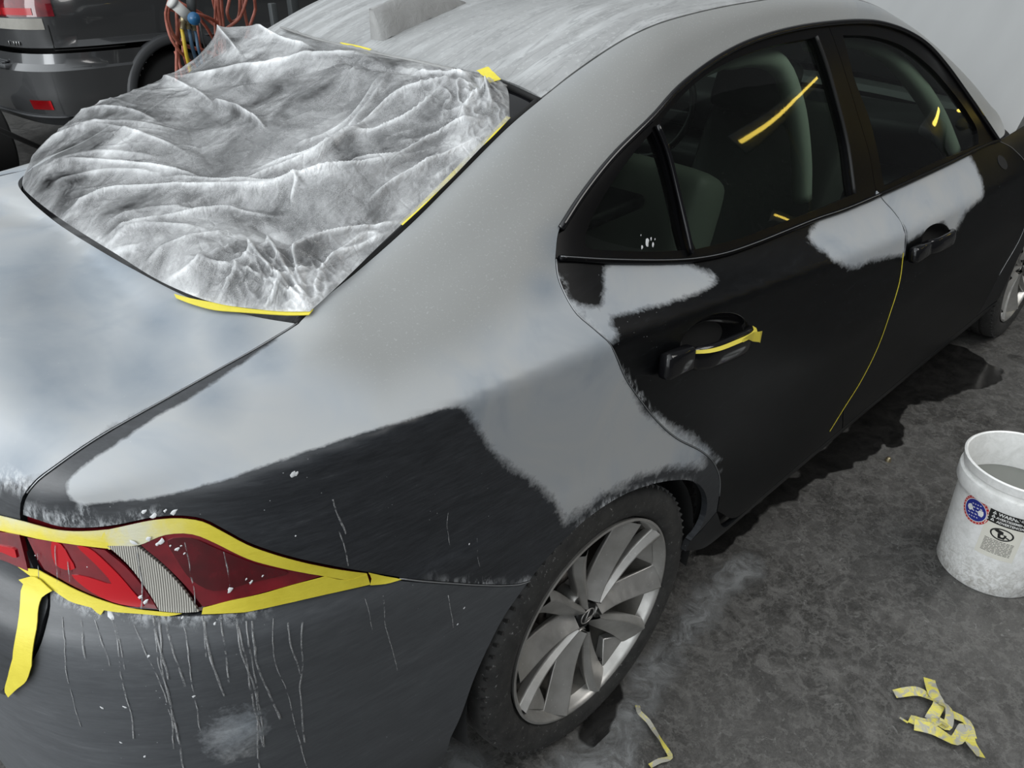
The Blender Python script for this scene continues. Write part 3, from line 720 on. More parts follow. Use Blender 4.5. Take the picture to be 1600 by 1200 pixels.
fb_segs = [[F(3.3, .26), F(3.5, .45), F(3.5, .72)], [F(3.5, .72), s_ray(V((6, -.45, .68)), V((-1, 0, 0)))[0], s_ray(V((6, -.2, .66)), V((-1, 0, 0)))[0], s_ray(V((6, -.004, .65)), V((-1, 0, 0)))[0]],
           [s_ray(V((6, -.004, .65)), V((-1, 0, 0)))[0], s_ray(V((6, -.004, .24)), V((-1, 0, 0)))[0]], [s_ray(V((6, -.004, .24)), V((-1, 0, 0)))[0], s_ray(V((6, -.4, .24)), V((-1, 0, 0)))[0], F(3.5, .235), F(3.2, .235), F(3.15, .26), F(3.3, .26)]]
fbump = panel('front_bumper', [seg_loop(fb_segs)], (.75, -.66, .1), M_['sanded_paint'], car, h=.02)
# roof
roof_half = [[T(.125, 0)]+list(reversed(HEADER[:3])), [V(p) for p in ROWS[2] if .14 < p[0] < 1.6], ]
wsx = [(1.60, -.578), (1.66, -.4), (1.71, -.2), (1.725, 0)]
WSH = [T(x, y) for x, y in wsx]; r2 = [V(p) for p in ROWS[2] if .14 < p[0] < 1.55]
roof = panel('roof', [seg_loop([list(reversed(HEADER)), r2+[WSH[0]], WSH, mirr(WSH), mirr(r2+[WSH[0]]), mirr(list(reversed(HEADER)))])], (0, 0, 1), M_['slurry_roof'], car, h=.014, gap=.0015, flange=.01)
wr2 = [V(p) for p in ROWS[2] if 1.6 < p[0] < 2.39]
COWL = [V((2.384, -.70, .98)), T(2.44, -.45), T(2.47, -.2), T(2.475, 0)]
ws = panel('windshield', [seg_loop([list(reversed(WSH)), [WSH[0]]+wr2, COWL, mirr(COWL), mirr([WSH[0]]+wr2), mirr(list(reversed(WSH)))])], (-.2, 0, 1), M_['tinted_glass'], car, h=.03, gap=.0, flange=0, off=-.004)
bl = [V(p) for p in ROWS[2] if -.43 < p[0] < .15]
rw_loop = seg_loop([list(reversed(DECK_FRONT)), bl, HEADER, mirr(HEADER), mirr(bl), mirr(list(reversed(DECK_FRONT)))])
rwin = panel('rear_window', [rw_loop], (-.3, 0, 1), M_['glass_black'], car, h=.02, off=-.012, gap=.001, flange=0)
strip('window_seal', [p+V((0, .008, 0)) for p in bl], .006, M_['black_gap'], rwin, -.006)
strip('window_seal', HEADER, .006, M_['black_gap'], rwin, -.006)
EL = M_['edge_line']
strip('worn_edge', DOOR_REAR[:-1], .0011, EL, quarter, .0004, n=5)
strip('worn_edge', DOOR_MID2[:6], .0011, EL, rdoor, .0006, n=5)
strip('worn_edge', [p+V((0, 0, .002)) for p in BELT_R], .0010, EL, rdoor, .007, n=5)
strip('worn_edge', FSEAM[:-1], .0011, EL, fdoor, .0004, n=5)
strip('worn_edge', SEAM_TRUNK[:-2], .0010, EL, quarter, .0004, n=5)
strip('worn_edge', SEAM_BUMP, .0012, EL, quarter, .0006, n=5)
# ------- surface work marks: signed distances to the sprayed areas
def lerp_poly(poly, k=4):
    n = len(poly); P_ = [V((x, y, 0)) for x, y in poly]; c = catmull(P_, 14, True); return [(p.x, p.y) for p in c]
def paint_mask(o, regions, warm=None, thin=None, dust=None, black=0.0):
    q = []; wv = []; du = []; th = []
    for v in o.data.vertices:
        x, y = to_pix(v.co); best = -20.0
        for poly, w, xlo, xhi, ylo, yhi in regions:
            if x < xlo-80 or x > xhi+80 or y < ylo-80 or y > yhi+80: continue
            best = max(best, poly_sd(poly, x, y)/w)
        q.append(max(-20, min(20, best)))
        wv.append(sstep(-50, 50, poly_sd(warm, x, y)) if warm else 0.0)
        t = 0.0
        for cx, cy, r in (thin or ()):
            t = max(t, 1-((x-cx)**2+(y-cy)**2)**.5/r)
        th.append(max(0.0, t))
        t = 0.0
        for line, wd_ in (dust or ()):
            d = 1e9
            for (ax, ay), (bx, by) in zip(line, line[1:]):
                dx, dy = bx-ax, by-ay; tt = max(0, min(1, ((x-ax)*dx+(y-ay)*dy)/(dx*dx+dy*dy))); d = min(d, math.hypot(ax+dx*tt-x, ay+dy*tt-y))
            t = max(t, 1-d/wd_)
        du.append(max(0.0, t))
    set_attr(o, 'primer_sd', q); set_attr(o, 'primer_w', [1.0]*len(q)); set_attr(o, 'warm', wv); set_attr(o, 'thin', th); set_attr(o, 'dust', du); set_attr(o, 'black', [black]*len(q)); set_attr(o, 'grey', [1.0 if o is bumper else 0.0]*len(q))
def reg(poly, w, smooth=True):
    p = lerp_poly(poly) if smooth else poly
    return (p, w, min(a for a, b in p), max(a for a, b in p), min(b for a, b in p), max(b for a, b in p))
WARM = [(480, 560), (500, 470), (845, 140), (1100, -60), (1700, 100), (1500, 260), (1290, 70), (1050, 200), (900, 420), (740, 540), (600, 610)]
qtop = [(475, 480), (430, 532), (360, 580), (300, 622), (240, 654), (210, 676), (157, 708), (115, 742), (101, 759), (110, 779), (131, 788), (180, 783), (225, 781), (300, 763), (375, 741), (450, 716), (562, 677), (650, 651), (720, 632), (737, 655), (760, 692), (800, 732), (850, 765), (872, 795), (884, 822), (900, 803), (935, 775), (985, 752), (1040, 730), (1098, 728), (1100, 700), (1040, 672), (1005, 640), (982, 590), (965, 556), (960, 535), (960, 300), (1700, 400), (1700, -300), (700, -300)]
qlow = [(690, 600), (720, 632), (737, 655), (760, 692), (800, 732), (850, 765), (872, 795), (884, 822), (900, 803), (935, 775), (985, 752), (1040, 730), (1098, 728), (1100, 700), (1040, 672), (1005, 640), (982, 590), (965, 556), (960, 535), (960, 480), (720, 560)]
ci = qtop.index((720, 632)); cj = qtop.index((960, 535)); qup = qtop[:ci+1]+[(850, 578), (951, 537)]+qtop[cj+1:]
paint_mask(quarter, [reg(qup, 4, False), reg(qlow, 12, False)], WARM, [(880, 385, 55), (850, 450, 45), (330, 615, 70), (420, 548, 50)],
           [([(45, 800), (90, 812), (150, 818), (215, 812)], 15), ([(215, 806), (280, 800)], 6), ([(120, 792), (150, 797)], 5), ([(900, 828), (950, 786), (1020, 756), (1085, 751)], 4), ([(640, 909), (740, 913), (826, 908)], 4)])
paint_mask(trunk, [reg([(-900, 200), (700, 200), (700, 400), (300, 605), (200, 660), (120, 708), (70, 742), (30, 752), (-40, 748), (-900, 800)], 14)], None,
           [(60, 460, 120), (230, 590, 90), (80, 590, 120), (250, 500, 60), (370, 520, 60), (170, 400, 70), (30, 730, 60), (-100, 600, 120)], [([(-50, 748), (20, 748), (40, 762)], 20), ([(36, 780), (80, 735), (140, 695), (220, 650)], 4)])
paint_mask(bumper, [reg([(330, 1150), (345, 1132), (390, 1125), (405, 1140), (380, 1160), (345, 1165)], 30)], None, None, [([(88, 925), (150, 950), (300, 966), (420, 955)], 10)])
paint_mask(rdoor, [reg([(946, 416), (1030, 412), (1085, 416), (1120, 437), (1078, 462), (1030, 474), (980, 489), (954, 500), (968, 528), (950, 536), (925, 514), (902, 494), (884, 466), (899, 474), (938, 478), (943, 445)], 8),
                   reg([(1268, 362), (1290, 325), (1371, 270), (1405, 290), (1420, 352), (1416, 398), (1385, 400), (1330, 418), (1303, 407), (1287, 392), (1262, 374)], 8),
                   reg([(1010, 642), (1045, 662), (1090, 690), (1120, 720), (1090, 708), (1040, 680)], 12)], None, None, [([(872, 432), (902, 491), (949, 532), (977, 590), (1026, 657), (1094, 704), (1122, 740)], 3)], 1.0)
paint_mask(fdoor, [reg([(1360, 285), (1430, 245), (1492, 222), (1524, 258), (1534, 287), (1534, 307), (1550-30, 320), (1505, 337), (1485, 370), (1475, 348), (1440, 365), (1417, 378), (1414, 357), (1380, 330)], 5)], black=1.0)
for o in (sill, wing, fbump): paint_mask(o, [([(-9, -9), (-8, -9), (-8, -8)], 9, -9, -8, -9, -8)], black=.8)
# trickles of dried slurry lying on the bumper and the wing
def drips(parent, starts, seed, name='dried_trickles', lift=.0006):
    rnd = random.Random(seed); mb = MB()
    for (x, y, ln, wdt) in starts:
        pts = []; px, py = x, y; dx = rnd.uniform(-.1, .3)
        while py < y+ln:
            p = P(px, py); pts.append(p+NRM(p)*lift); dx = .8*dx+.2*(.22+rnd.uniform(-.7, .7)); px += dx*9; py += 9
        if len(pts) < 3: continue
        pts = catmull(pts, .008); mb.tube(pts, [wdt*(.4+.6*abs(noise.noise(p*35))+.2) for p in pts], 5, flat=.25, up=NRM(pts[0]))
    return tag(mb.build(name, M_['primer_drip'], parent), kind='stuff')
st = [(x+random.uniform(-6, 6), 962+random.uniform(0, 14), random.uniform(60, 240), random.uniform(.0009, .0022)) for x in range(100, 480, 27)]
st += [(250, 965, 260, .0019), (370, 975, 260, .0018), (385, 970, 200, .0016), (240, 962, 100, .0022), (175, 965, 190, .0016), (320, 970, 120, .002), (570, 935, 60, .001), (598, 930, 120, .0012), (700, 930, 60, .001)]
drips(bumper, st, 3)
drips(quarter, [(520, 780, 60, .0016), (530, 830, 60, .0012), (700, 800, 60, .0008), (725, 900, 8, .001), (745, 840, 50, .0008)], 5)
def blob(parent, pts, name='dried_spatter', sink=0.0):
    mb = MB()
    for x, y, r in pts:
        p = P(x, y); n = NRM(p); p = p-n*sink; a = n.orthogonal().normalized(); b = n.cross(a); ph = random.uniform(0, 6)
        vs_ = [p+n*.0015]
        for k in range(9):
            t = 2*math.pi*k/9; rr = r*(.75 if sink < 0 else 1)*(.5+.6*random.random()); vs_.append(p+a*math.cos(t+ph)*rr+b*math.sin(t+ph)*rr*.55+n*.0003)
        mb.add(vs_, [(0, 1+k, 1+(k+1) % 9) for k in range(9)])
    return tag(mb.build(name, M_['slurry_white'], parent), kind='stuff')
blob(bumper, [(173, 962, .008), (232, 1025, .003), (303, 1088, .004), (226, 1182, .003), (189, 1160, .003), (336, 974, .003), (285, 965, .004), (160, 1106, .004), (196, 1105, .004), (400, 950, .003), (725, 950, .003), (715, 975, .0025)])
blob(quarter, [(458, 742, .006), (464, 740, .004), (733, 850, .002), (462, 837, .002), (240, 805, .006), (225, 800, .005), (272, 800, .006), (258, 798, .004)])
hole_m = panel('mirror_mount', [seg_loop([P(x, y) for x, y in ellipse_px(1566, 254, 6, 12, -.5, 16)], closed_smooth=True)], (0, -1, .3), M_['black_gap'], fdoor, h=.01, off=.0015, gap=0, flange=.001)
# inner shell behind the gaps
blob(gobj[1], [(1018, 376, .012), (1027, 380, .006), (1010, 384, .005), (1024, 372, .005), (1008, 366, .002), (1030, 372, .003)], sink=.0105)
def inner_shell():
    vs_ = [SV[i]-SN[i]*.03 for i in range(len(SV))]; keep = []
    for f in SF:
        c = sum((SV[i] for i in f), V((0, 0, 0)))/len(f); ay = abs(c.y)
        if c.x > 2.35 and c.z > .6: continue
        if math.hypot(c.x, c.z-.31) < .37 and ay > .45: continue
        if math.hypot(c.x-2.8, c.z-.31) < .37 and ay > .45: continue
        if -.05 < c.x < 2.3 and c.z > .90 and ay > .55: continue
        if c.x > -.6 and c.z > 1.0 and ay < .66: continue
        if c.z < .2: continue
        keep.append(f)
    used = sorted({i for f in keep for i in f}); mp = {k: i for i, k in enumerate(used)}
    return mesh_obj('inner_shell', [vs_[i] for i in used], [tuple(mp[i] for i in f) for f in keep], M_['black_gap'], car)
inner_shell()
mbu = MB(); mbu.box((.95, 0, .22), (3.6, 1.24, .06), bev=.02); mbu.build('underbody', M_['wheel_liner'], car)
# door handles
def cup(loop, depth, mat, parent, shift=V((0, 0, 0))):
    c = sum(loop, V((0, 0, 0)))/len(loop); n = NRM(c); mb = MB(); N_ = len(loop); rings = []
    for k, (s, d) in enumerate(((1.03, 0), (1.0, .004), (.93, .35), (.8, .7), (.6, .9), (.3, 1.0))):
        rings.append([c+(p-c)*s-n*(depth*d if k else 0)-n*.001+shift*d for p in loop])
    vs_ = [p for r in rings for p in r]+[c-n*depth]
    fs = [(i*N_+k, i*N_+(k+1) % N_, (i+1)*N_+(k+1) % N_, (i+1)*N_+k) for i in range(len(rings)-1) for k in range(N_)]
    fs += [((len(rings)-1)*N_+k, (len(rings)-1)*N_+(k+1) % N_, len(vs_)-1) for k in range(N_)]
    return mesh_obj('handle_recess', vs_, fs, mat, parent)
cup(CUP_R, .032, M_['gloss_black'], rdoor); cup(CUP_F, .03, M_['black_gap'], fdoor)
def handle(parent, a, b, cap_a, cap_b, hgt, out_):
    """bar from pixel a to b; separate lock cap beyond a"""
    pa, pb = P(*a), P(*b); n = NRM(pa); ax = (pb-pa).normalized(); up = n.cross(ax).normalized(); up = up if up.z > 0 else -up
    mb = MB(); N_ = 14; L_ = (pb-pa).length; rings = []
    for i in range(N_+1):
        t = i/N_; o = out_*(1-abs(2*t-1)**4*.75); hh = hgt*(1-.12*abs(2*t-1)**2)*(.72 if t in (0, 1) else 1)
        c = pa.lerp(pb, t); base = c+n*(o-.004); ring = []
        for k in range(12):
            th = 2*math.pi*k/12; cc, ss = math.cos(th), math.sin(th)
            ring.append(base+up*(hh/2*abs(cc)**.6*(1 if cc > 0 else -1))+n*(.010*abs(ss)**.8*(1 if ss > 0 else -1)))
        rings.append(ring)
    vs_ = [p for r in rings for p in r]; fs = [(i*12+k, i*12+(k+1) % 12, (i+1)*12+(k+1) % 12, (i+1)*12+k) for i in range(N_) for k in range(12)]
    fs += [tuple(range(12)), tuple(N_*12+k for k in range(12))[::-1]]
    h_ = mesh_obj('door_handle', vs_, fs, M_['gloss_black'], parent)
    pc = P(*cap_a); bm_ = MB(); R3 = Matrix((ax, up, n)).transposed()
    bm_.box(pc+n*.016, ((pa-pc).length*1.9, hgt*.98, .030), R3, bev=.010); bm_.build('lock_cap', M_['gloss_black'], h_)
    return h_, pa, pb, n, up, ax
hr = handle(rdoor, (1068, 560), (1165, 520), (1047, 562), None, .052, .034)
hf = handle(fdoor, (1440, 387), (1483, 366), (1428, 393), None, .046, .030)
# tail lamps
lens_out = seg_loop([pl((219, 850), (260, 833), (301, 832), (337, 846), (386, 870), (447, 887), (507, 898)), pl((507, 898), (406, 927), (317, 948)), pl((317, 948), (290, 915), (255, 880), (219, 850))])
lamp = panel('tail_light', [seg_loop([LAMP_TOP, list(reversed(LAMP_LOW)), [LAMP_LOW[0], P(57, 892), P(38, 850), P(34, 806)]])], (-.55, -.75, .3), M_['red_lens_dark'], car, h=.016, off=-.006, gap=.002)
lamp['label'] = 'red and clear lamp cluster on the right'
panel('reflex_lens', [lens_out], (-.55, -.75, .3), M_['red_lens'], lamp, h=.014, off=.002, gap=.001, flange=.004)
inner_px = [(243+0, 848), (300, 838), (335, 852), (400, 878), (455, 893), (395, 905), (335, 915), (290, 895)]
panel('reflex_lens', [seg_loop(pl((262, 842), (300, 838), (335, 852), (400, 878), (452, 893), (395, 908), (335, 922), (300, 905), (275, 870)), closed_smooth=True)], (-.55, -.75, .3), M_['red_lens_dark'], lamp, h=.014, off=.0035, gap=.001, flange=.002)
panel('clear_lens', [seg_loop([pl((167, 850), (195, 850), (217, 851)), pl((217, 851), (255, 882), (288, 918), (314, 955)), pl((314, 955), (283, 957), (250, 954)), pl((250, 954), (230, 920), (200, 880), (167, 850))])], (-.55, -.75, .3), M_['clear_lens'], lamp, h=.012, off=.003, gap=.001, flange=.005)
panel('brake_lens', [seg_loop([pl((42, 838), (100, 846), (165, 858)), pl((165, 858), (198, 885), (228, 920), (248, 952)), pl((248, 952), (200, 946), (140, 928), (70, 890)), pl((70, 890), (55, 865), (42, 838))])], (-.55, -.75, .3), M_['red_lens'], lamp, h=.014, off=.001, gap=.001, flange=.003)
for q in ([(122, 852), (140, 855), (178, 888), (208, 922), (226, 946), (200, 945), (168, 936), (136, 918), (114, 897), (140, 901), (176, 911), (160, 890), (138, 868)], [(83, 845), (97, 849), (111, 871), (119, 887), (104, 889), (88, 880)]):
    panel('light_bar', [seg_loop(pl(*q), closed_smooth=True)], (-.55, -.75, .3), M_['red_bright'], lamp, h=.009, off=.0022, gap=.0, flange=.001)
tl_in = panel('boot_light', [seg_loop([pl((36, 832), (20, 829), (-60, 815), (-150, 800)), [P(-150, 800), P(-160, 850)], pl((-160, 850), (-60, 862), (10, 876), (50, 893)), pl((50, 893), (36, 832))])], (-.7, -.6, .3), M_['red_lens'], trunk, h=.014, off=.004, gap=.002, flange=.006)
panel('light_bar', [seg_loop(pl((33, 868), (10, 860), (-60, 848), (-60, 842), (10, 850), (30, 856)), closed_smooth=True)], (-.7, -.6, .3), M_['red_bright'], tl_in, h=.012, off=.006, gap=.0, flange=.002)
blob(lamp, [(278, 855, .006), (285, 850, .003), (360, 918, .008), (392, 907, .005), (410, 897, .004), (230, 938, .008), (222, 930, .006), (255, 843, .009), (212, 845, .008), (235, 839, .007), (140, 883, .002), (60, 865, .002), (385, 902, .003), (290, 862, .003), (248, 848, .006), (268, 850, .003)], sink=-.0042)
drips(lamp, [(62, 862, 80, .0010), (90, 850, 80, .0012), (290, 845, 110, .0010), (105, 855, 60, .0009), (215, 852, 100, .0014), (350, 860, 60, .001)], 9, lift=.0036)
# wheels
def ring_pts(r, y): pass
def build_wheel():
    w = empty('wheel'); MX = Matrix.Rotation(math.pi/2, 4, 'X')  # local z -> -y : outer side faces -y
    R_ = .317; mb = MB()
    prof = [(.236, -.095), (.245, -.106), (.262, -.113), (.285, -.113), (.300, -.108), (.309, -.099), (.3145, -.086)]
    for g in (-.058, -.020, .020, .058): prof += [(.3168, g-.006), (.309, g-.0035), (.309, g+.0035), (.3168, g+.006)]
    prof += [(.3145, .086), (.309, .099), (.300, .108), (.285, .113), (.262, .113), (.245, .106), (.236, .095)]
    mb.lathe(prof, 120, MX)
    # lateral sipes on the shoulders
    for k in range(80):
        th = 2*math.pi*k/80
        for zz in (-.088, .088):
            for j in range(1):
                c = V((.3135*math.cos(th), .3135*math.sin(th), zz)); rr = Matrix.Rotation(th, 3, 'Z') @ Matrix.Rotation(.25*(1 if zz > 0 else -1), 3, 'X')
                q = MB(); q.box(c-V((.0062*math.cos(th), .0062*math.sin(th), 0)), (.008, .006, .032), rr); mb.add([MX @ v for v in q.v], q.f)
    ty = mb.build('tyre', M_['tyre_rubber'], w); sharp(ty, 30)
    # raised bead ring on the sidewall
    mb = MB(); mb.lathe([(.2345, .094), (.2385, .1075), (.2335, .1085), (.229, .1045), (.2265, .098), (.2245, .090), (.221, .083)], 96, MX); mb.lathe([(.221, .083), (.213, .06), (.207, .03), (.205, -.02), (.212, -.07), (.232, -.092), (.236, -.095)], 96, MX, mi=1)
    rim = mb.build('rim', None, w, mats=[M_['alloy_silver'], M_['dusty_alloy']]); sharp(rim, 50)
    sp = MB()
    def spoke(a0, a1, w0, w1, side):
        """twisted blade from the hub to the rim"""
        n_ = 12; prev = None; vs_ = []
        for i in range(n_+1):
            t = i/n_; r = .036+(.2275-.036)*t; a = a0+(a1-a0)*sstep(0, 1, t)+side*.04*math.sin(math.pi*t)
            wd_ = w0+(w1-w0)*t**1.2; zt = .080+.019*t**1.5-.006*math.sin(math.pi*t); dp = .030-.010*t
            c, s = math.cos(a), math.sin(a); rad = V((c, s, 0)); tan = V((-s, c, 0))
            base = rad*r
            lean = side*.010*(1-t*.4)
            vs_ += [base-tan*wd_*.5+V((0, 0, zt-.006-lean*.9)), base+tan*(side*wd_*.28)+V((0, 0, zt+.016)), base+tan*wd_*.5+V((0, 0, zt-.006+lean*.9)),
                    base+tan*wd_*.36+V((0, 0, zt-dp)), base-tan*wd_*.36+V((0, 0, zt-dp))]
        fs = [(i*5+k, i*5+(k+1) % 5, (i+1)*5+(k+1) % 5, (i+1)*5+k) for i in range(n_) for k in range(5)]
        sp.add([MX @ v for v in vs_], fs)
    ROT = math.radians(8)
    for k in range(5):
        a = 2*math.pi*k/5+ROT
        spoke(a-.24, a-.285, .036, .066, -1); spoke(a+.24, a+.33, .036, .074, 1)
    # hub disc joining the spokes, rising between them
    sp.lathe([(.0, .066), (.030, .068), (.052, .072), (.066, .062), (.070, .030)], 60, MX)
    for k in range(5):   # small triangular shelves at the rim between the blades of a pair
        a = 2*math.pi*k/5+ROT+.05; vs_ = []
        for (r, da, z) in ((.225, -.21, .086), (.225, .22, .086), (.180, .02, .064), (.225, -.21, .060), (.225, .22, .060), (.180, .02, .050)):
            vs_.append(MX @ V((r*math.cos(a+da), r*math.sin(a+da), z)))
        sp.add(vs_, [(0, 1, 2), (0, 3, 4, 1), (1, 4, 5, 2), (2, 5, 3, 0)])
    so = sp.build('spokes', M_['alloy_silver'], rim); 
    bv = so.modifiers.new('bevel', 'BEVEL'); bv.width = .0025; bv.segments = 2; bv.limit_method = 'ANGLE'; bv.angle_limit = .35
    sharp(so, 22)
    for k in range(5):
        a = 2*math.pi*k/5+ROT+math.pi/5
        m4 = MX @ Matrix.Translation((.057*math.cos(a), .057*math.sin(a), 0))
        q = MB(); q.lathe([(.0165, .078), (.0185, .076), (.019, .03), (.0155, .028), (.0150, .076), (.0165, .078)], 20, m4); q.lathe([(0, .030), (.0155, .030)], 20, m4)
        q.build('lug_pocket', M_['alloy_silver'], rim)
        q = MB(); q.lathe([(0, .068), (.008, .068), (.0105, .064), (.0105, .028)], 6, m4); lg = q.build('lug_nut', M_['dark_metal'], rim)
    q = MB(); q.lathe([(0, .084), (.018, .0835), (.026, .082), (.0305, .079), (.032, .065)], 40, MX); cp = q.build('centre_cap', M_['dark_metal'], rim)
    # maker's mark: oval ring with a slanted hooked stroke
    e = MB(); pts = [MX @ V((.0205*math.cos(t), .0165*math.sin(t), .0843)) for t in [2*math.pi*i/40 for i in range(41)]]
    e.tube(pts, .0016, 6, cap=False)
    e.tube([MX @ V(p) for p in ((.006, .0155, .0843), (-.004, -.002, .0845), (-.009, -.0085, .0845), (.004, -.0088, .0845), (.016, -.0088, .0843))], .0017, 6)
    e.build('emblem', M_['alloy_silver'], cp)
    q = MB(); q.lathe([(.02, -.005), (.165, -.005), (.165, -.028), (.02, -.028)], 64, MX); q.lathe([(.02, .02), (.075, .02), (.075, -.005)], 40, MX); q.build('brake_disc', M_['brake_disc'], w)
    q = MB(); q.box(MX @ V((-.13, .07, -.012)), (.07, .055, .14), Matrix.Rotation(-.5, 3, 'Y'), bev=.015); q.build('brake_caliper', M_['dark_metal'], w)
    q = MB(); a = math.radians(-72); d = V((math.cos(a), math.sin(a), 0)); q.tube([MX @ (d*.218+V((0, 0, .058))), MX @ (d*.20+V((0, 0, .075)))], .0045, 10); q.tube([MX @ (d*.20+V((0, 0, .075))), MX @ (d*.192+V((0, 0, .083)))], .0032, 10)
    q.build('valve', M_['dark_metal'], w)
    return w
WH = build_wheel(); WH.parent = car
def copy_tree(o, parent=None):
    c = o.copy(); COL.objects.link(c); c.parent = parent
    for ch in [k for k in bpy.data.objects if k.parent is o]: copy_tree(ch, c)
    return c
WH.location = (0, -.774, .314); WH.rotation_euler = (0, 0, 0)
for loc, rz, ry in (((2.8, -.774, .314), 0, .5), ((0, .774, .314), math.pi, 0), ((2.8, .774, .314), math.pi, 0)):
    c = copy_tree(WH, car); c.location = loc; c.rotation_euler = (0, ry, rz)
# wheel housings
def liner(xc, side):
    mb = MB(); n_ = 28; vs_ = []
    for i in range(n_+1):
        t = math.radians(-12+204*i/n_)
        for y_, r in ((.875, .352), (.80, .365), (.60, .365), (.56, .30), (.56, .12)): vs_.append(V((xc+r*math.cos(t), side*y_, .31+r*math.sin(t))))
    fs = [(i*5+k, i*5+k+1, (i+1)*5+k+1, (i+1)*5+k) for i in range(n_) for k in range(4)]
    mb.add(vs_, fs); return mb.build('wheel_housing', M_['wheel_liner'], car)
for xc in (0, 2.8):
    for s in (-1, 1): liner(xc, s)
# roof aerial wrapped in masking paper
def fin():
    p0 = T(.215, 0); mb = MB(); n_ = 14; vs_ = []
    for i in range(n_+1):
        t = i/n_; x = .19+t*.26; h_ = .062*(1-t**1.8)+.004; wd_ = .030*(1-.55*abs(2*t-.8)**2)+.006
        z = T(x, 0).z
        for k in range(9):
            u = -1+2*k/8; yy = wd_*u*(1+.25*noise.noise(V((x*30, u*2, 1)))); zz = z+h_*(1-abs(u)**2.4)*1.0+.004*noise.noise(V((x*60, u*3, 5)))
            vs_.append(V((x-(.012 if i == 0 else 0)*(1-abs(u)), yy, max(z-.004, zz))))
    fs = [(i*9+k, i*9+k+1, (i+1)*9+k+1, (i+1)*9+k) for i in range(n_) for k in range(8)]+[tuple(range(9))[::-1], tuple(n_*9+k for k in range(9))]
    mb.add(vs_, fs); o = mb.build('roof_aerial', M_['masking_paper'], car)
    o['label'] = 'fin aerial wrapped in grey masking paper'
fin()
# raised hood in front of the windshield
def hood():
    mb = MB(); nx, ny = 24, 28; th = math.radians(38)
    ox, oz = 2.38, .945; vs_ = []; 
    for side in (0, 1):
        for i in range(nx+1):
            u = i/nx
            for j in range(ny+1):
                v = -1+2*j/ny; hw = .775-.02*u-.16*u**4; y = v*hw
                s = u*1.15-.055*(v*v)*(1-u)+.03*(1-u)+.0*u; crown = .05*(1-v**2)+.03*math.sin(math.pi*u)-.035*abs(v)**8
                if side: crown -= .03
                vs_.append(V((ox+.02+s*math.cos(th)-crown*math.sin(th), y, oz+s*math.sin(th)+crown*math.cos(th)*.9)))
    W_ = ny+1; o2 = (nx+1)*W_
    fs = [(i*W_+j, i*W_+j+1, (i+1)*W_+j+1, (i+1)*W_+j) for i in range(nx) for j in range(ny)]
    fs += [(o2+i*W_+j, o2+(i+1)*W_+j, o2+(i+1)*W_+j+1, o2+i*W_+j+1) for i in range(nx) for j in range(ny)]
    for i in range(nx): fs += [(i*W_, (i+1)*W_, o2+(i+1)*W_, o2+i*W_), (i*W_+ny, o2+i*W_+ny, o2+(i+1)*W_+ny, (i+1)*W_+ny)]
    for j in range(ny): fs += [(j, o2+j, o2+j+1, j+1), (nx*W_+j, nx*W_+j+1, o2+nx*W_+j+1, o2+nx*W_+j)]
    mb.add(vs_, [f[::-1] for f in fs]); h_ = mb.build('hood', M_['hood_paint'], car); sharp(h_, 40); h_['label'] = 'raised pale grey hood'
    e = MB(); e.box((2.9, 0, .66), (.75, 1.3, .2), bev=.05); e.box((2.95, .1, .80), (.5, .45, .08), bev=.02); e.box((2.65, -.55, .78), (.3, .16, .16), bev=.02); e.box((2.66, -.55, .88), (.12, .1, .04), bev=.01)
    e.tube(catmull([V((2.6, -.3, .84)), V((2.8, -.45, .88)), V((3.0, -.3, .86)), V((3.1, 0, .86))], .03), .03, 10); e.tube(catmull([V((2.55, -.62, .84)), V((2.62, -.66, .90)), V((2.75, -.6, .86))], .02), .012, 8)
    e.build('engine', M_['cabin_dark'], car)
    c = MB(); c.box((2.47, 0, .93), (.16, 1.42, .05), bev=.01); c.build('cowl', M_['trim_black'], car)
hood()
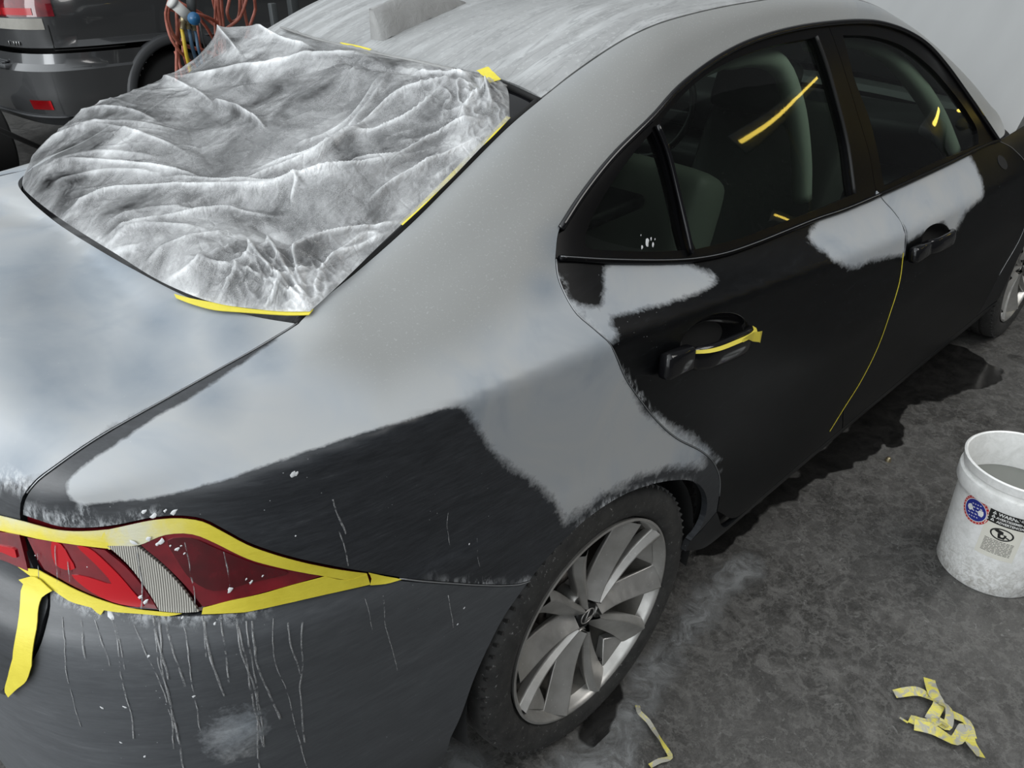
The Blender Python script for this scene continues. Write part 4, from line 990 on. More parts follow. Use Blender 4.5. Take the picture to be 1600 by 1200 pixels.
# cabin
def cabin():
    s = MB(); s.box((.85, 0, .42), (2.6, 1.46, .06)); s.box((2.1, 0, .55), (.5, 1.4, .5), bev=.05); s.build('cabin_floor', M_['cabin_dark'], car)
    s = MB(); s.box((.12, 0, 1.06), (.5, 1.3, .03), Matrix.Rotation(-.05, 3, 'Y'), bev=.01); s.build('parcel_shelf', M_['cabin_dark'], car)
    def cushion(pts_size, mat, par, nm, rot=None):
        mb = MB()
        for c, d, r in pts_size: mb.box(c, d, r, bev=min(d)*.35)
        o = mb.build(nm, mat, par); sd = o.modifiers.new('s', 'SUBSURF'); sd.levels = 1; sd.render_levels = 2; return o
    seat = empty('rear_seat', (0, 0, 0), 0, car)
    Rb = Matrix.Rotation(-.38, 3, 'Y')
    for y_ in (-.42, .42):
        cushion([((.44, y_, .82), (.16, .60, .62), Rb.inverted())], M_['seat_leather'], seat, 'backrest')
        cushion([((.78, y_, .60), (.52, .60, .16), None)], M_['seat_leather'], seat, 'seat_cushion')
        cushion([((.335, y_*1.02, 1.14), (.10, .26, .15), Rb.inverted())], M_['seat_leather'], seat, 'head_restraint')
    for y_ in (-.38, .38):
        fs_ = empty('front_seat', (0, 0, 0), 0, car)
        cushion([((1.33, y_, .82), (.14, .50, .62), Rb.inverted())], M_['cabin_grey'], fs_, 'backrest')
        cushion([((1.66, y_, .58), (.50, .50, .16), None)], M_['cabin_grey'], fs_, 'seat_cushion')
        cushion([((1.22, y_, 1.17), (.09, .25, .16), Rb.inverted())], M_['cabin_grey'], fs_, 'head_restraint')
    mb = MB(); mb.box((2.18, 0, .90), (.42, 1.36, .16), bev=.05); mb.box((1.95, 0, .72), (.3, .28, .34), Matrix.Rotation(.4, 3, 'Y'), bev=.03); mb.box((1.55, 0, .58), (.7, .22, .24), bev=.03)
    d = mb.build('dashboard', M_['cabin_dark'], car)
    mb = MB(); mb.box((1.93, -.02, .86), (.02, .26, .09), Matrix.Rotation(.35, 3, 'Y'), bev=.006); mb.build('console_trim', M_['dark_metal'], d)
    mb = MB(); 
    for y_ in (-.11, .09):
        mb = MB(); mb.tube([V((1.918, y_, .865)), V((1.900, y_, .872))], .024, 18); mb.build('console_knob', M_['alloy_silver'], d)
    # steering wheel (driver on the left)
    mb = MB(); c = V((1.78, .38, .92)); a = V((-.9, 0, .42)).normalized(); u = V((0, 1, 0)); v = a.cross(u)
    mb.tube([c+u*.185*math.cos(t)+v*.185*math.sin(t) for t in [2*math.pi*i/40 for i in range(41)]], .014, 8, cap=False); mb.box(c-a*.02, (.03, .34, .05), Matrix((a, u, v)).transposed(), bev=.01); mb.build('steering_wheel', M_['cabin_dark'], car)
    # door opening trims on the near and far sides: curved head rail and B pillar
    for s in (-1, 1):
        for nm, pts, r in (('pillar_trim', [(1.06, .655, .93), (1.03, .645, 1.05), (1.00, .615, 1.18), (.97, .575, 1.265), (.86, .555, 1.295), (.6, .555, 1.275), (.35, .575, 1.21)], [.026, .026, .026, .025, .018, .014, .012]),
                           ('pillar_trim', [(2.02, .70, .90), (1.90, .66, 1.03), (1.74, .62, 1.15), (1.55, .58, 1.25), (1.35, .555, 1.29), (1.15, .55, 1.295)], [.030, .030, .028, .025, .018, .016])):
            mb = MB(); pp = catmull([V((x, s*y, z)) for x, y, z in pts], .03); rr = [r[min(len(r)-1, int(i/len(pp)*len(r)))] for i in range(len(pp))]
            mb.tube(pp, rr, 10, up=(1, 0, 0)); o = mb.build(nm, M_['pillar_trim'] if s < 0 else M_['cabin_grey'], car)
        mb = MB(); mb.box((.85, s*.775, .64), (2.5, .05, .42), bev=.02); mb.build('door_card', M_['cabin_dark'], car)
    mb = MB(); mb.box((.95, 0, 1.36), (1.0, .9, .015), bev=.006); mb.build('headliner', M_['cabin_grey'], car)
cabin()
# the hidden left side mirrors the right
for o in (quarter, bumper, rdoor, fdoor, frame_r, frame_f, sill, wing, fbump, lamp)+tuple(gobj):
    q = mirror_obj(o, o.parent)
    if o in (frame_r, gobj[0], gobj[1]): MIR_R = q
for o in bpy.data.objects:
    pass
# ------------------------------------------------------------------ setting
def grid_plane(name, x0, x1, y0, y1, mat, n=1):
    return tag(mesh_obj(name, [(x0, y0, 0), (x1, y0, 0), (x1, y1, 0), (x0, y1, 0)], [(0, 1, 2, 3)], mat, smooth=False), kind='structure')
grid_plane('floor', -6, 11, -5, 9.5, M_['concrete_floor'])
mb = MB(); mb.box((2.5, 9.6, 1.9), (17, .2, 3.8)); tag(mb.build('wall_left', M_['wall_paint'], smooth=False), kind='structure')
mb = MB(); mb.box((11.1, 2.2, 1.9), (.2, 14.6, 3.8)); tag(mb.build('wall_front', M_['wall_paint'], smooth=False), kind='structure')
mb = MB(); mb.box((3.2, -5.1, 1.7), (15.6, .2, 3.4)); tag(mb.build('wall_right', M_['wall_paint'], smooth=False), kind='structure')
def G(x, y, z=0): return on_plane(x, y, 2, z)
# ------------------------------------------------------------------ plastic film over the rear window
import numpy as np
def film():
    bot = catmull([p+NRM(p)*.004 for p in pl((487, 493), (440, 493), (400, 489), (340, 480))+[T(x, y) for x, y in ((-.518, -.38), (-.531, -.22), (-.540, 0), (-.530, .22), (-.514, .36), (-.482, .48), (-.43, .60))]], .01)
    Rr = catmull([p+NRM(p)*.006 for p in pl((487, 492), (530, 452), (600, 383), (650, 336), (700, 290), (750, 238), (797, 190))], .01)
    Lf = [V((p.x, -p.y, p.z)) for p in Rr]; Lf = catmull([bot[-1]]+[V((-.36, .612, 1.085)), V((-.25, .603, 1.13)), V((-.13, .60, 1.19)), V((0, .59, 1.25)), V((.10, .575, 1.305))], .01)
    top = catmull([Rr[-1], P(790, 140)+V((0, 0, .006)), P(762, 124)+V((0, 0, .008)), P(700, 112)+V((0, 0, .006)), P(610, 95)+V((0, 0, .006)), P(520, 73)+V((0, 0, .006)), V((.135, .38, 1.325)), Lf[-1]], .01)
    def at(c, t):
        L_ = [0]
        for a, b in zip(c, c[1:]): L_.append(L_[-1]+(b-a).length)
        s = t*L_[-1]; lo = 0
        while lo < len(c)-2 and L_[lo+1] < s: lo += 1
        return c[lo].lerp(c[lo+1], min(1, (s-L_[lo])/max(1e-9, L_[lo+1]-L_[lo])))
    nu, nv_ = 380, 330
    Bc = [at(bot, i/nu) for i in range(nu+1)]; Tc = [at(top, i/nu) for i in range(nu+1)]
    Rc = [at(Rr, j/nv_) for j in range(nv_+1)]; Lc = [at(Lf, j/nv_) for j in range(nv_+1)]
    A = lambda L_: np.array([tuple(p) for p in L_])
    Bc, Tc, Rc, Lc = A(Bc), A(Tc), A(Rc), A(Lc)
    u = np.linspace(0, 1, nu+1)[:, None, None]; v = np.linspace(0, 1, nv_+1)[None, :, None]
    X = (1-v)*Bc[:, None]+v*Tc[:, None]+(1-u)*Rc[None]+u*Lc[None]-((1-u)*(1-v)*Bc[0]+u*(1-v)*Bc[-1]+(1-u)*v*Tc[0]+u*v*Tc[-1])
    # pixel position of the undisplaced sheet (only used once, to place the folds in space)
    C = np.array(CAM); R3 = np.array([tuple(RIGHT), tuple(UP), tuple(fwd)]); d = (X-C)@R3.T
    px = 800+FPX*d[..., 0]/d[..., 2]; py = 600-FPX*d[..., 1]/d[..., 2]
    U = np.broadcast_to(u[..., 0], px.shape); Vv = np.broadcast_to(v[..., 0], px.shape)
    edge_d = np.minimum(np.minimum(U, 1-U), np.minimum(Vv, 1-Vv))
    env = np.clip(edge_d/.06, 0, 1)**.7
    h = np.zeros(px.shape)
    # broad form: slack bulges and hollows
    def gauss(cx, cy, sx, sy, a, rot=0):
        dx, dy = px-cx, py-cy; c, s = math.cos(rot), math.sin(rot); ex, ey = dx*c+dy*s, -dx*s+dy*c
        return a*np.exp(-(ex/sx)**2-(ey/sy)**2)
    h += gauss(190, 210, 130, 60, .040, -.2); h += gauss(380, 70, 60, 50, .032, -.6); h += gauss(330, 150, 80, 40, -.012, -.2)
    h += gauss(345, 215, 70, 35, -.030, .1); h += gauss(560, 215, 150, 40, -.016, -.4); h += gauss(600, 130, 150, 25, .012, .2)
    h += gauss(330, 320, 160, 26, .014, -.1); h += gauss(440, 350, 40, 30, -.028, .5); h += gauss(300, 400, 100, 40, .014, .2)
    h += gauss(540, 310, 80, 40, .016, -.7); h += gauss(650, 250, 70, 22, -.010, -.6); h += gauss(450, 420, 60, 30, .02, -.3)
    folds = [
     ([(278, 132), (400, 120), (500, 103), (600, 98)], .010, 6), ([(262, 148), (420, 132), (560, 108)], -.006, 6),
     ([(101, 271), (262, 281), (330, 295)], .009, 5), ([(94, 346), (150, 326), (199, 314), (337, 312), (487, 299), (600, 271), (680, 235)], .010, 5),
     ([(262, 294), (356, 301), (469, 301), (560, 285)], .008, 4), ([(157, 380), (262, 361), (375, 338), (450, 342)], .009, 5),
     ([(394, 354), (430, 372), (465, 392)], -.028, 12), ([(370, 326), (420, 330), (455, 322)], -.014, 9), ([(480, 300), (458, 328)], .009, 8),
     ([(725, 140), (619, 162), (525, 237), (456, 269), (380, 300)], .012, 6), ([(603, 134), (537, 200), (462, 234)], .007, 5), ([(612, 137), (516, 234)], .006, 4),
     ([(712, 140), (637, 187), (550, 219), (519, 240), (400, 275)], .012, 6), ([(700, 150), (640, 172), (570, 208)], -.010, 7), ([(769, 197), (681, 219), (619, 259), (560, 270)], .011, 6),
     ([(770, 210), (700, 250), (640, 280), (580, 330)], .007, 5), ([(690, 200), (660, 215), (655, 228)], -.014, 8), ([(381, 33), (356, 62), (372, 90), (387, 106)], .012, 7),
     ([(381, 33), (412, 64), (450, 82), (500, 94)], .016, 8), ([(337, 169), (380, 182), (419, 206)], .016, 6), ([(419, 206), (390, 240), (353, 253), (320, 245)], -.008, 8),
     ([(260, 130), (310, 150), (337, 169)], .008, 5), ([(80, 232), (140, 208), (200, 203), (262, 212)], .008, 5), ([(75, 250), (150, 232), (240, 236), (300, 250)], .006, 4), ([(62, 280), (160, 262), (260, 262)], .004, 4),
     ([(90, 300), (180, 285), (260, 290)], .006, 4), ([(110, 220), (150, 195), (210, 185)], .006, 5), ([(60, 262), (110, 240), (180, 232)], .005, 4),
     ([(488, 488), (440, 460), (385, 440), (300, 420)], .006, 5), ([(488, 488), (430, 440), (400, 412)], .013, 6), ([(488, 485), (450, 430), (430, 398)], .012, 6), ([(488, 485), (470, 420), (500, 395), (560, 372), (640, 345)], .013, 6),
     ([(492, 478), (510, 430), (560, 395), (620, 360)], .011, 5), ([(400, 480), (425, 450), (470, 430), (520, 400)], -.010, 6), ([(415, 485), (455, 455), (500, 430)], .010, 4), ([(440, 488), (470, 440), (460, 420)], -.014, 6), ([(340, 474), (400, 430), (450, 405)], .008, 5),
     ([(560, 395), (600, 350), (650, 320), (720, 262)], -.007, 6), ([(520, 420), (580, 372), (600, 372)], .008, 4), ([(795, 165), (770, 160), (745, 175), (720, 205)], .014, 7), ([(790, 135), (765, 150), (775, 180)], .012, 6), ([(740, 125), (752, 145), (742, 160)], -.012, 6),
     ([(690, 112), (660, 122), (600, 118), (540, 108)], -.010, 5), ([(745, 128), (700, 132), (650, 128)], .009, 4), ([(300, 340), (340, 330), (400, 330)], -.010, 7), ([(140, 395), (230, 372), (330, 372)], .006, 4), ([(210, 425), (300, 395), (370, 372)], .005, 4), ([(250, 445), (330, 425), (390, 390)], .006, 4), ([(170, 362), (250, 344), (330, 345)], .005, 3)]
    crest_f = np.zeros(px.shape)
    for pts, a, w_ in folds:
        pts = [(p.x, p.y) for p in catmull([V((x, y, 0)) for x, y in pts], 12)]; best = np.full(px.shape, 1e9); tt_ = np.zeros(px.shape); n = len(pts)-1
        for k in range(n):
            ax, ay = pts[k]; bx, by = pts[k+1]; dx, dy = bx-ax, by-ay
            t = np.clip(((px-ax)*dx+(py-ay)*dy)/(dx*dx+dy*dy+1e-9), 0, 1); dd = np.hypot(ax+dx*t-px, ay+dy*t-py)
            mk = dd < best; best = np.where(mk, dd, best); tt_ = np.where(mk, (k+t)/n, tt_)
        if a > 0: crest_f = np.maximum(crest_f, np.clip(a/.011, 0, 1)*np.clip(np.minimum(tt_, 1-tt_)*5+.1, 0, 1)*np.exp(-(best/2.6)**2)*.9)
        taper = np.clip(np.minimum(tt_, 1-tt_)*6+.25, 0, 1)
        h += 1.35*a*taper*np.exp(-np.abs(best/w_)**1.05)
    # fine creases: ridged noise stretched along the pull of the sheet
    cr = np.zeros(px.shape)
    for i in range(nu+1):
        for j in range(nv_+1):
            x, y = px[i, j], py[i, j]
            if not (-100 < x < 900): continue
            wq = sstep(360, 500, x-.25*(y-200))
            wx = 22*noise.noise(V((x/110, y/60, 3)))
            fld = []
            for ang, so_ in ((-.10, 0), (-.58, 50)):
                c, s = math.cos(ang), math.sin(ang); a = (x*c+y*s); b = (-x*s+y*c)+wx
                fld.append((1-abs(noise.noise(V((a/260, b/30, so_))))*4.5, 1-abs(noise.noise(V((a/120, b/13, so_+7))))*5.0))
            r1 = max(0, fld[0][0])*(1-wq)+max(0, fld[1][0])*wq; r2_ = max(0, fld[0][1])*(1-wq)+max(0, fld[1][1])*wq
            gate = max(0, noise.noise(V((x/80, y/50, 21)))+.25); r3 = 1-abs(noise.noise(V((x/16, y/13, 9))))*2
            corner = math.exp(-((x-470)/110)**2-((y-450)/50)**2)+math.exp(-((x-750)/80)**2-((y-160)/50)**2)
            cr[i, j] = .0034*(.3+1.4*gate)*max(0, r1)**1.6+.0042*gate*max(0, r2_)**1.6+(.0004+.0012*gate+.007*corner)*max(0, r3)**2
    hh = h+cr; h = np.where(hh < -.004, -.004+(hh+.004)*.25, hh)*env+.001+.010*env
    crest = np.clip((cr-.003)/.004, 0, 1)*.5+crest_f
    # displace along the sheet normal
    du = np.gradient(X, axis=0); dv = np.gradient(X, axis=1); N_ = np.cross(du, dv); N_ /= np.linalg.norm(N_, axis=2, keepdims=True)+1e-12
    if N_[nu//2, nv_//2, 2] < 0: N_ = -N_
    N_ = N_*.7+np.array([-.1, 0, .3]); Y = X+N_*h[..., None]
    W_ = nv_+1; vs_ = Y.reshape(-1, 3); idx = np.arange((nu+1)*W_).reshape(nu+1, W_)
    fs = np.stack([idx[:-1, :-1], idx[1:, :-1], idx[1:, 1:], idx[:-1, 1:]], -1).reshape(-1, 4)
    n0 = np.cross(Y[1, 0]-Y[0, 0], Y[0, 1]-Y[0, 0])
    o = mesh_obj('masking_film', [tuple(p) for p in vs_.tolist()], [tuple(f) for f in fs.tolist()], M_['masking_film'])
    set_attr(o, 'edge', np.clip(1-edge_d/.05, 0, 1).reshape(-1).tolist())
    set_attr(o, 'crest', np.clip(crest, 0, 1).reshape(-1).tolist())
    tag(o, 'crumpled translucent plastic film covering the rear window of the primed saloon', 'plastic film')
    return bot, Rr, top
FB, FR, FT = film()
# ------------------------------------------------------------------ masking tape
def ribbon(name, pts, width, mat, off=.0015, label=None, cat='tape', parent=None, wob=0.0, group=None, normal=None, seed=0, thick=.0004):
    c = catmull(pts, .006); vs_ = []; n_ = len(c)
    for i, p in enumerate(c):
        n = NRM(p) if normal is None else V(normal); t = (c[min(i+1, n_-1)]-c[max(0, i-1)]).normalized(); b = n.cross(t).normalized()
        w_ = (width[int(i/(n_)*len(width))] if hasattr(width, '__len__') else width)/2; k = wob*noise.noise(V((i*.25, seed, 0)))
        q = p+n*(off+abs(k)); vs_ += [q-b*w_+n*thick, q+b*w_+n*(thick+k*.6), q+b*w_+n*k*.6, q-b*w_]
    fs = [(i*4+k, i*4+(k+1) % 4, (i+1)*4+(k+1) % 4, (i+1)*4+k) for i in range(n_-1) for k in range(4)]+[(0, 1, 2, 3), tuple((n_-1)*4+k for k in (3, 2, 1, 0))]
    o = mesh_obj(name, vs_, fs, mat, parent, smooth=False)
    if label: tag(o, label, cat, group)
    return o
def tape_panel(segs, label, w=(-.55, -.75, .3), off=.0028, dusty=None, surf_off=None):
    o = panel('masking_tape', [seg_loop(segs)], w, M_['masking_tape'], None, h=.012, off=off, gap=0, flange=.0012)
    vals = []
    for v in o.data.vertices:
        x, y = to_pix(v.co); vals.append(dusty(x, y) if dusty else 0.0)
    set_attr(o, 'dust', vals); tag(o, label, 'tape'); return o
dl = lambda x, y: sstep(330, 200, x)*.9 if x > 165 else sstep(835, 815, y)*.8
tape_panel([pl((167, 827), (195, 821), (227, 814), (255, 810), (284, 809), (317, 814), (349, 830), (386, 850), (447, 871), (528, 889), (572, 895)), pl((572, 895), (570, 903), (575, 910)), pl((575, 910), (540, 905), (507, 899), (447, 888), (386, 871), (337, 847), (301, 833), (260, 834), (219, 850), (200, 852), (172, 857)), pl((172, 857), (160, 840), (167, 827))],
           'yellow tape along the upper edge of the lamp cluster, dusted grey at its left end', dusty=dl)
tape_panel([pl((-30, 797), (0, 804), (41, 814), (93, 827), (130, 829), (172, 826)), pl((172, 826), (168, 840), (176, 856)), pl((176, 856), (110, 848), (60, 840), (29, 833), (0, 827), (-30, 820)), pl((-30, 820), (-30, 797))],
           'pale dusty yellow tape above the dark red lens left of the clear strip', dusty=lambda x, y: sstep(828, 812, y-(x*.12))*.8)
tape_panel([pl((318, 948), (360, 937), (406, 927), (455, 913), (507, 899)), pl((507, 899), (540, 905), (572, 896)), pl((572, 896), (577, 912)), pl((577, 912), (532, 922), (487, 932), (430, 945), (382, 955), (345, 957), (316, 958)), pl((316, 958), (318, 948))],
           'wide yellow tape wedge under the red lens point of the right lamp', off=.0034)
tape_panel([pl((574, 893), (600, 899), (626, 905)), pl((626, 905), (600, 912), (577, 913)), pl((577, 913), (579, 903), (574, 893))], 'small yellow tape tip at the far right point of the lamp', off=.0042)
tape_panel([pl((62, 888), (90, 903), (122, 920), (150, 932), (183, 943), (215, 950), (250, 954), (285, 957)), pl((285, 957), (265, 961), (227, 958), (185, 955), (165, 952)), pl((165, 952), (160, 960), (146, 948)), pl((146, 948), (110, 937), (89, 922), (66, 908), (32, 884)), pl((32, 884), (62, 888))],
           'thin yellow tape strip along the lower edge of the brake lens', off=.0036)
tape_panel([pl((37, 903), (62, 898), (88, 920)), pl((88, 920), (72, 932), (66, 950), (63, 983), (56, 1035)), pl((56, 1035), (48, 1058), (32, 1072), (20, 1084)), pl((20, 1084), (15, 1076), (20, 1050), (27, 1024)), pl((27, 1024), (34, 980), (40, 922), (44, 910)), pl((44, 910), (37, 903))],
           'loose yellow tape strip hanging down from the lamp beside the dark bumper gap', w=(-.75, -.6, .3), off=.007)
tape_panel([pl((274, 464), (300, 471), (337, 478), (397, 488), (450, 488), (492, 487)), pl((492, 487), (485, 496)), pl((485, 496), (450, 497), (412, 495), (370, 492), (337, 489), (300, 479), (277, 470)), pl((277, 470), (274, 464))], 'yellow tape holding the lower edge of the plastic film on the boot', w=(-.4, -.3, .85), off=.006)
ribbon('masking_tape', [p+V((0, .004, .004)) for p in pl((797, 190), (772, 217), (745, 243), (715, 275), (690, 300), (660, 330), (630, 358))], .008, M_['masking_tape'], .004, 'narrow yellow tape along the right side edge of the plastic film')
ribbon('masking_tape', [p+V((0, .004, .014)) for p in pl((757, 130), (766, 138), (778, 150))], .022, M_['masking_tape'], .012, 'short bright yellow tape scrap at the upper right corner of the plastic film', wob=.003)
ribbon('masking_tape', pl((534, 74), (560, 79), (582, 85)), .006, M_['masking_tape'], .010, 'short yellow tape trace along the roof edge of the plastic film')
ribbon('masking_tape', pl((1411, 395), (1405, 440), (1390, 490), (1370, 545), (1345, 595), (1320, 635), (1296, 674)), .005, M_['masking_tape'], .001, 'thin yellow tape line running down the seam between the two doors')
def film_bits():
    pts = catmull([p+V((0, 0, .008)) for p in pl((790, 142), (750, 126), (700, 114), (650, 102), (600, 92), (560, 82), (500, 68), (440, 48))], .01)
    mb = MB(); mb.tube(pts, [.004+.005*abs(noise.noise(p*28)) for p in pts], 7, flat=.6); o = mb.build('masking_paper', M_['masking_paper']); tag(o, 'rolled grey paper edge along the roof above the plastic film', 'paper')
film_bits()
# tape pulled over the door handle
def handle_tape():
    h_, pa, pb, n, up, ax = hr; L_ = (pb-pa).length
    pts = [pa+ax*(L_*t)+n*(.034*(1-abs(2*t-1)**4*.75)+.0085)+up*.0165 for t in [i/10 for i in range(11)]]
    ribbon('masking_tape', pts, .009, M_['tape_plain'], .0006, 'yellow tape along the top of the rear door handle grip', normal=(n*.5+up*.8).normalized())
    mb = MB(); q = pa+ax*(L_*.70)+n*.047+up*.006; mb_pts = []
    vs_ = []
    prof = [(0, .024, .001), (.16, .020, -.002), (.32, .012, .002), (.40, .030, .0), (.46, .006, -.006)]
    for k, (t, tp, w_) in enumerate(((.58, .020, .006), (.68, .026, .012), (.78, .024, .020), (.88, .020, .022), (.96, .016, .026), (1.06, .006, .020), (1.1, -.004, .006))):
        c = pa+ax*(L_*t)+n*(.046-.030*max(0, t-.9)*4)
        for s in (0, 1): vs_.append(c+up*(tp-s*w_)+n*.002*math.sin(k*2+s))
    fs = [(2*k, 2*k+1, 2*k+3, 2*k+2) for k in range(6)]
    o = mesh_obj('masking_tape', vs_, fs, M_['tape_plain'], smooth=False); so = o.modifiers.new('s', 'SOLIDIFY'); so.thickness = .0006
    tag(o, 'torn yellow tape flap at the front end of the rear door handle', 'tape')
handle_tape()
# ------------------------------------------------------------------ floor marks and litter
def patch(name, poly, mat, label, cat, kind=None, z=.0012, soft=14, rough=True):
    pts = [(p.x, p.y) for p in catmull([V((x, y, 0)) for x, y in poly], 12, True)]
    W = [G(x, y) for x, y in pts]; x0, x1 = min(p.x for p in W), max(p.x for p in W); y0, y1 = min(p.y for p in W), max(p.y for p in W)
    wl = [(p.x, p.y) for p in W]; h_ = .012; nx, ny = int((x1-x0)/h_)+2, int((y1-y0)/h_)+2; vs_ = []; fd = []
    for i in range(nx):
        for j in range(ny):
            x, y = x0+i*h_, y0+j*h_; vs_.append((x, y, z)); fd.append(max(0, min(1, .3+poly_sd(wl, x, y)/(soft/350)+.8*noise.noise(V((x*8, y*8, 0)))+.45*noise.noise(V((x*24, y*24, 4))))))
    fs = [(i*ny+j, (i+1)*ny+j, (i+1)*ny+j+1, i*ny+j+1) for i in range(nx-1) for j in range(ny-1) if max(fd[i*ny+j], fd[(i+1)*ny+j], fd[i*ny+j+1], fd[(i+1)*ny+j+1]) > 0]
    o = mesh_obj(name, vs_, fs, mat); set_attr(o, 'fade', fd); tag(o, label, cat, kind='stuff'); return o
t = M_['wet_concrete'].node_tree; bs = [n for n in t.nodes if n.type == 'BSDF_PRINCIPLED'][0]
at_ = t.nodes.new('ShaderNodeAttribute'); at_.attribute_name = 'fade'; mr_ = t.nodes.new('ShaderNodeMapRange'); mr_.inputs[1].default_value = .35; mr_.inputs[2].default_value = .55; mr_.inputs[4].default_value = .80
t.links.new(at_.outputs['Fac'], mr_.inputs[0]); t.links.new(mr_.outputs[0], bs.inputs['Alpha'])
patch('puddle', [(1080, 868), (1160, 800), (1260, 720), (1330, 655), (1400, 590), (1470, 535), (1540, 560), (1570, 590), (1500, 620), (1420, 640), (1400, 690), (1310, 740), (1200, 800), (1140, 860)], M_['wet_concrete'], 'dark wet patch on the concrete below the door sills', 'puddle')
patch('puddle', [(1372, 690), (1395, 676), (1412, 692), (1402, 702), (1376, 702)], M_['wet_concrete'], 'small dark wet spot left of the white bucket', 'puddle', z=.0015)
patch('puddle', [(900, 1130), (960, 1060), (975, 1075), (965, 1120), (935, 1160), (890, 1165)], M_['wet_concrete'], 'dark wet patch beside the rear tyre', 'puddle', z=.0015)
patch('slurry', [(860, 1180), (930, 1140), (965, 1100), (985, 1050), (1060, 960), (1100, 900), (1180, 860), (1190, 900), (1120, 960), (1060, 1060), (1020, 1130), (990, 1210), (860, 1210)], M_['slurry_dust'], 'pale grey dried slurry on the concrete around the rear tyre', 'dried slurry', z=.0008)
patch('slurry', [(640, 1200), (700, 1140), (740, 1150), (760, 1210), (680, 1240)], M_['slurry_dust'], 'pale dried slurry on the concrete under the rear bumper', 'dried slurry', z=.0008)
# crumpled tape scraps
def scrap(name, paths, label):
    mb = MB()
    for k, (pts, w_) in enumerate(paths):
        P3 = [G(x, y, .004+zz) for x, y, zz in pts]; c = catmull(P3, .008); vs_ = []; n_ = len(c)
        for i, p in enumerate(c):
            t = (c[min(i+1, n_-1)]-c[max(0, i-1)]); t.z = 0; t.normalize(); b = V((-t.y, t.x, 0))
            tw = 1.1*noise.noise(V((i*.11, k*3.1, 0))); b = b*math.cos(tw)+V((0, 0, 1))*math.sin(tw)*.8
            q = p+V((0, 0, .004+abs(math.sin(tw))*w_*.4)); vs_ += [q-b*w_/2, q+b*w_/2, q+b*w_/2+V((0, 0, .0005)), q-b*w_/2+V((0, 0, .0005))]
        mb.add(vs_, [(i*4+a, i*4+(a+1) % 4, (i+1)*4+(a+1) % 4, (i+1)*4+a) for i in range(n_-1) for a in range(4)]+[(0, 1, 2, 3), tuple((n_-1)*4+a for a in (3, 2, 1, 0))])
    o = mb.build(name, M_['used_tape'], smooth=False); tag(o, label, 'tape'); return o
scrap('tape_scrap', [([(996, 1104, .0), (999, 1116, .004), (1013, 1130, .0), (1027, 1152, 0), (1037, 1167, 0), (1047, 1185, 0), (1030, 1191, .002), (1015, 1199, 0)], .011)], 'thin twisted tape scrap on the concrete near the rear tyre')
scrap('tape_scrap', [([(1397, 1086, 0), (1440, 1085, .003), (1456, 1096, .006), (1466, 1100, .008)], .022), ([(1451, 1063, .0), (1458, 1086, .008), (1466, 1100, .01), (1453, 1128, .0)], .026), ([(1462, 1098, .008), (1480, 1110, .01), (1478, 1137, .004), (1466, 1130, .01)], .022),
                     ([(1482, 1116, .0), (1509, 1130, .004), (1518, 1155, 0)], .020), ([(1420, 1125, 0), (1440, 1133, .004), (1470, 1131, .008), (1480, 1140, .004)], .022), ([(1427, 1136, 0), (1462, 1145, .004), (1490, 1160, .003), (1508, 1139, .004), (1515, 1162, 0), (1531, 1187, 0)], .026), ([(1405, 1123, 0), (1418, 1131, 0)], .005)], 'crumpled knot of yellow and grey tape on the concrete in front of the bucket')
mb = MB(); p = G(1388, 718, .006); mb.lathe([(0, .010), (.006, .009), (.009, .004), (.010, -.006)], 8, Matrix.Translation(p)); tag(mb.build('brass_nut', M_['brass']), 'tiny brass coloured nut lying on the concrete left of the bucket', 'nut')
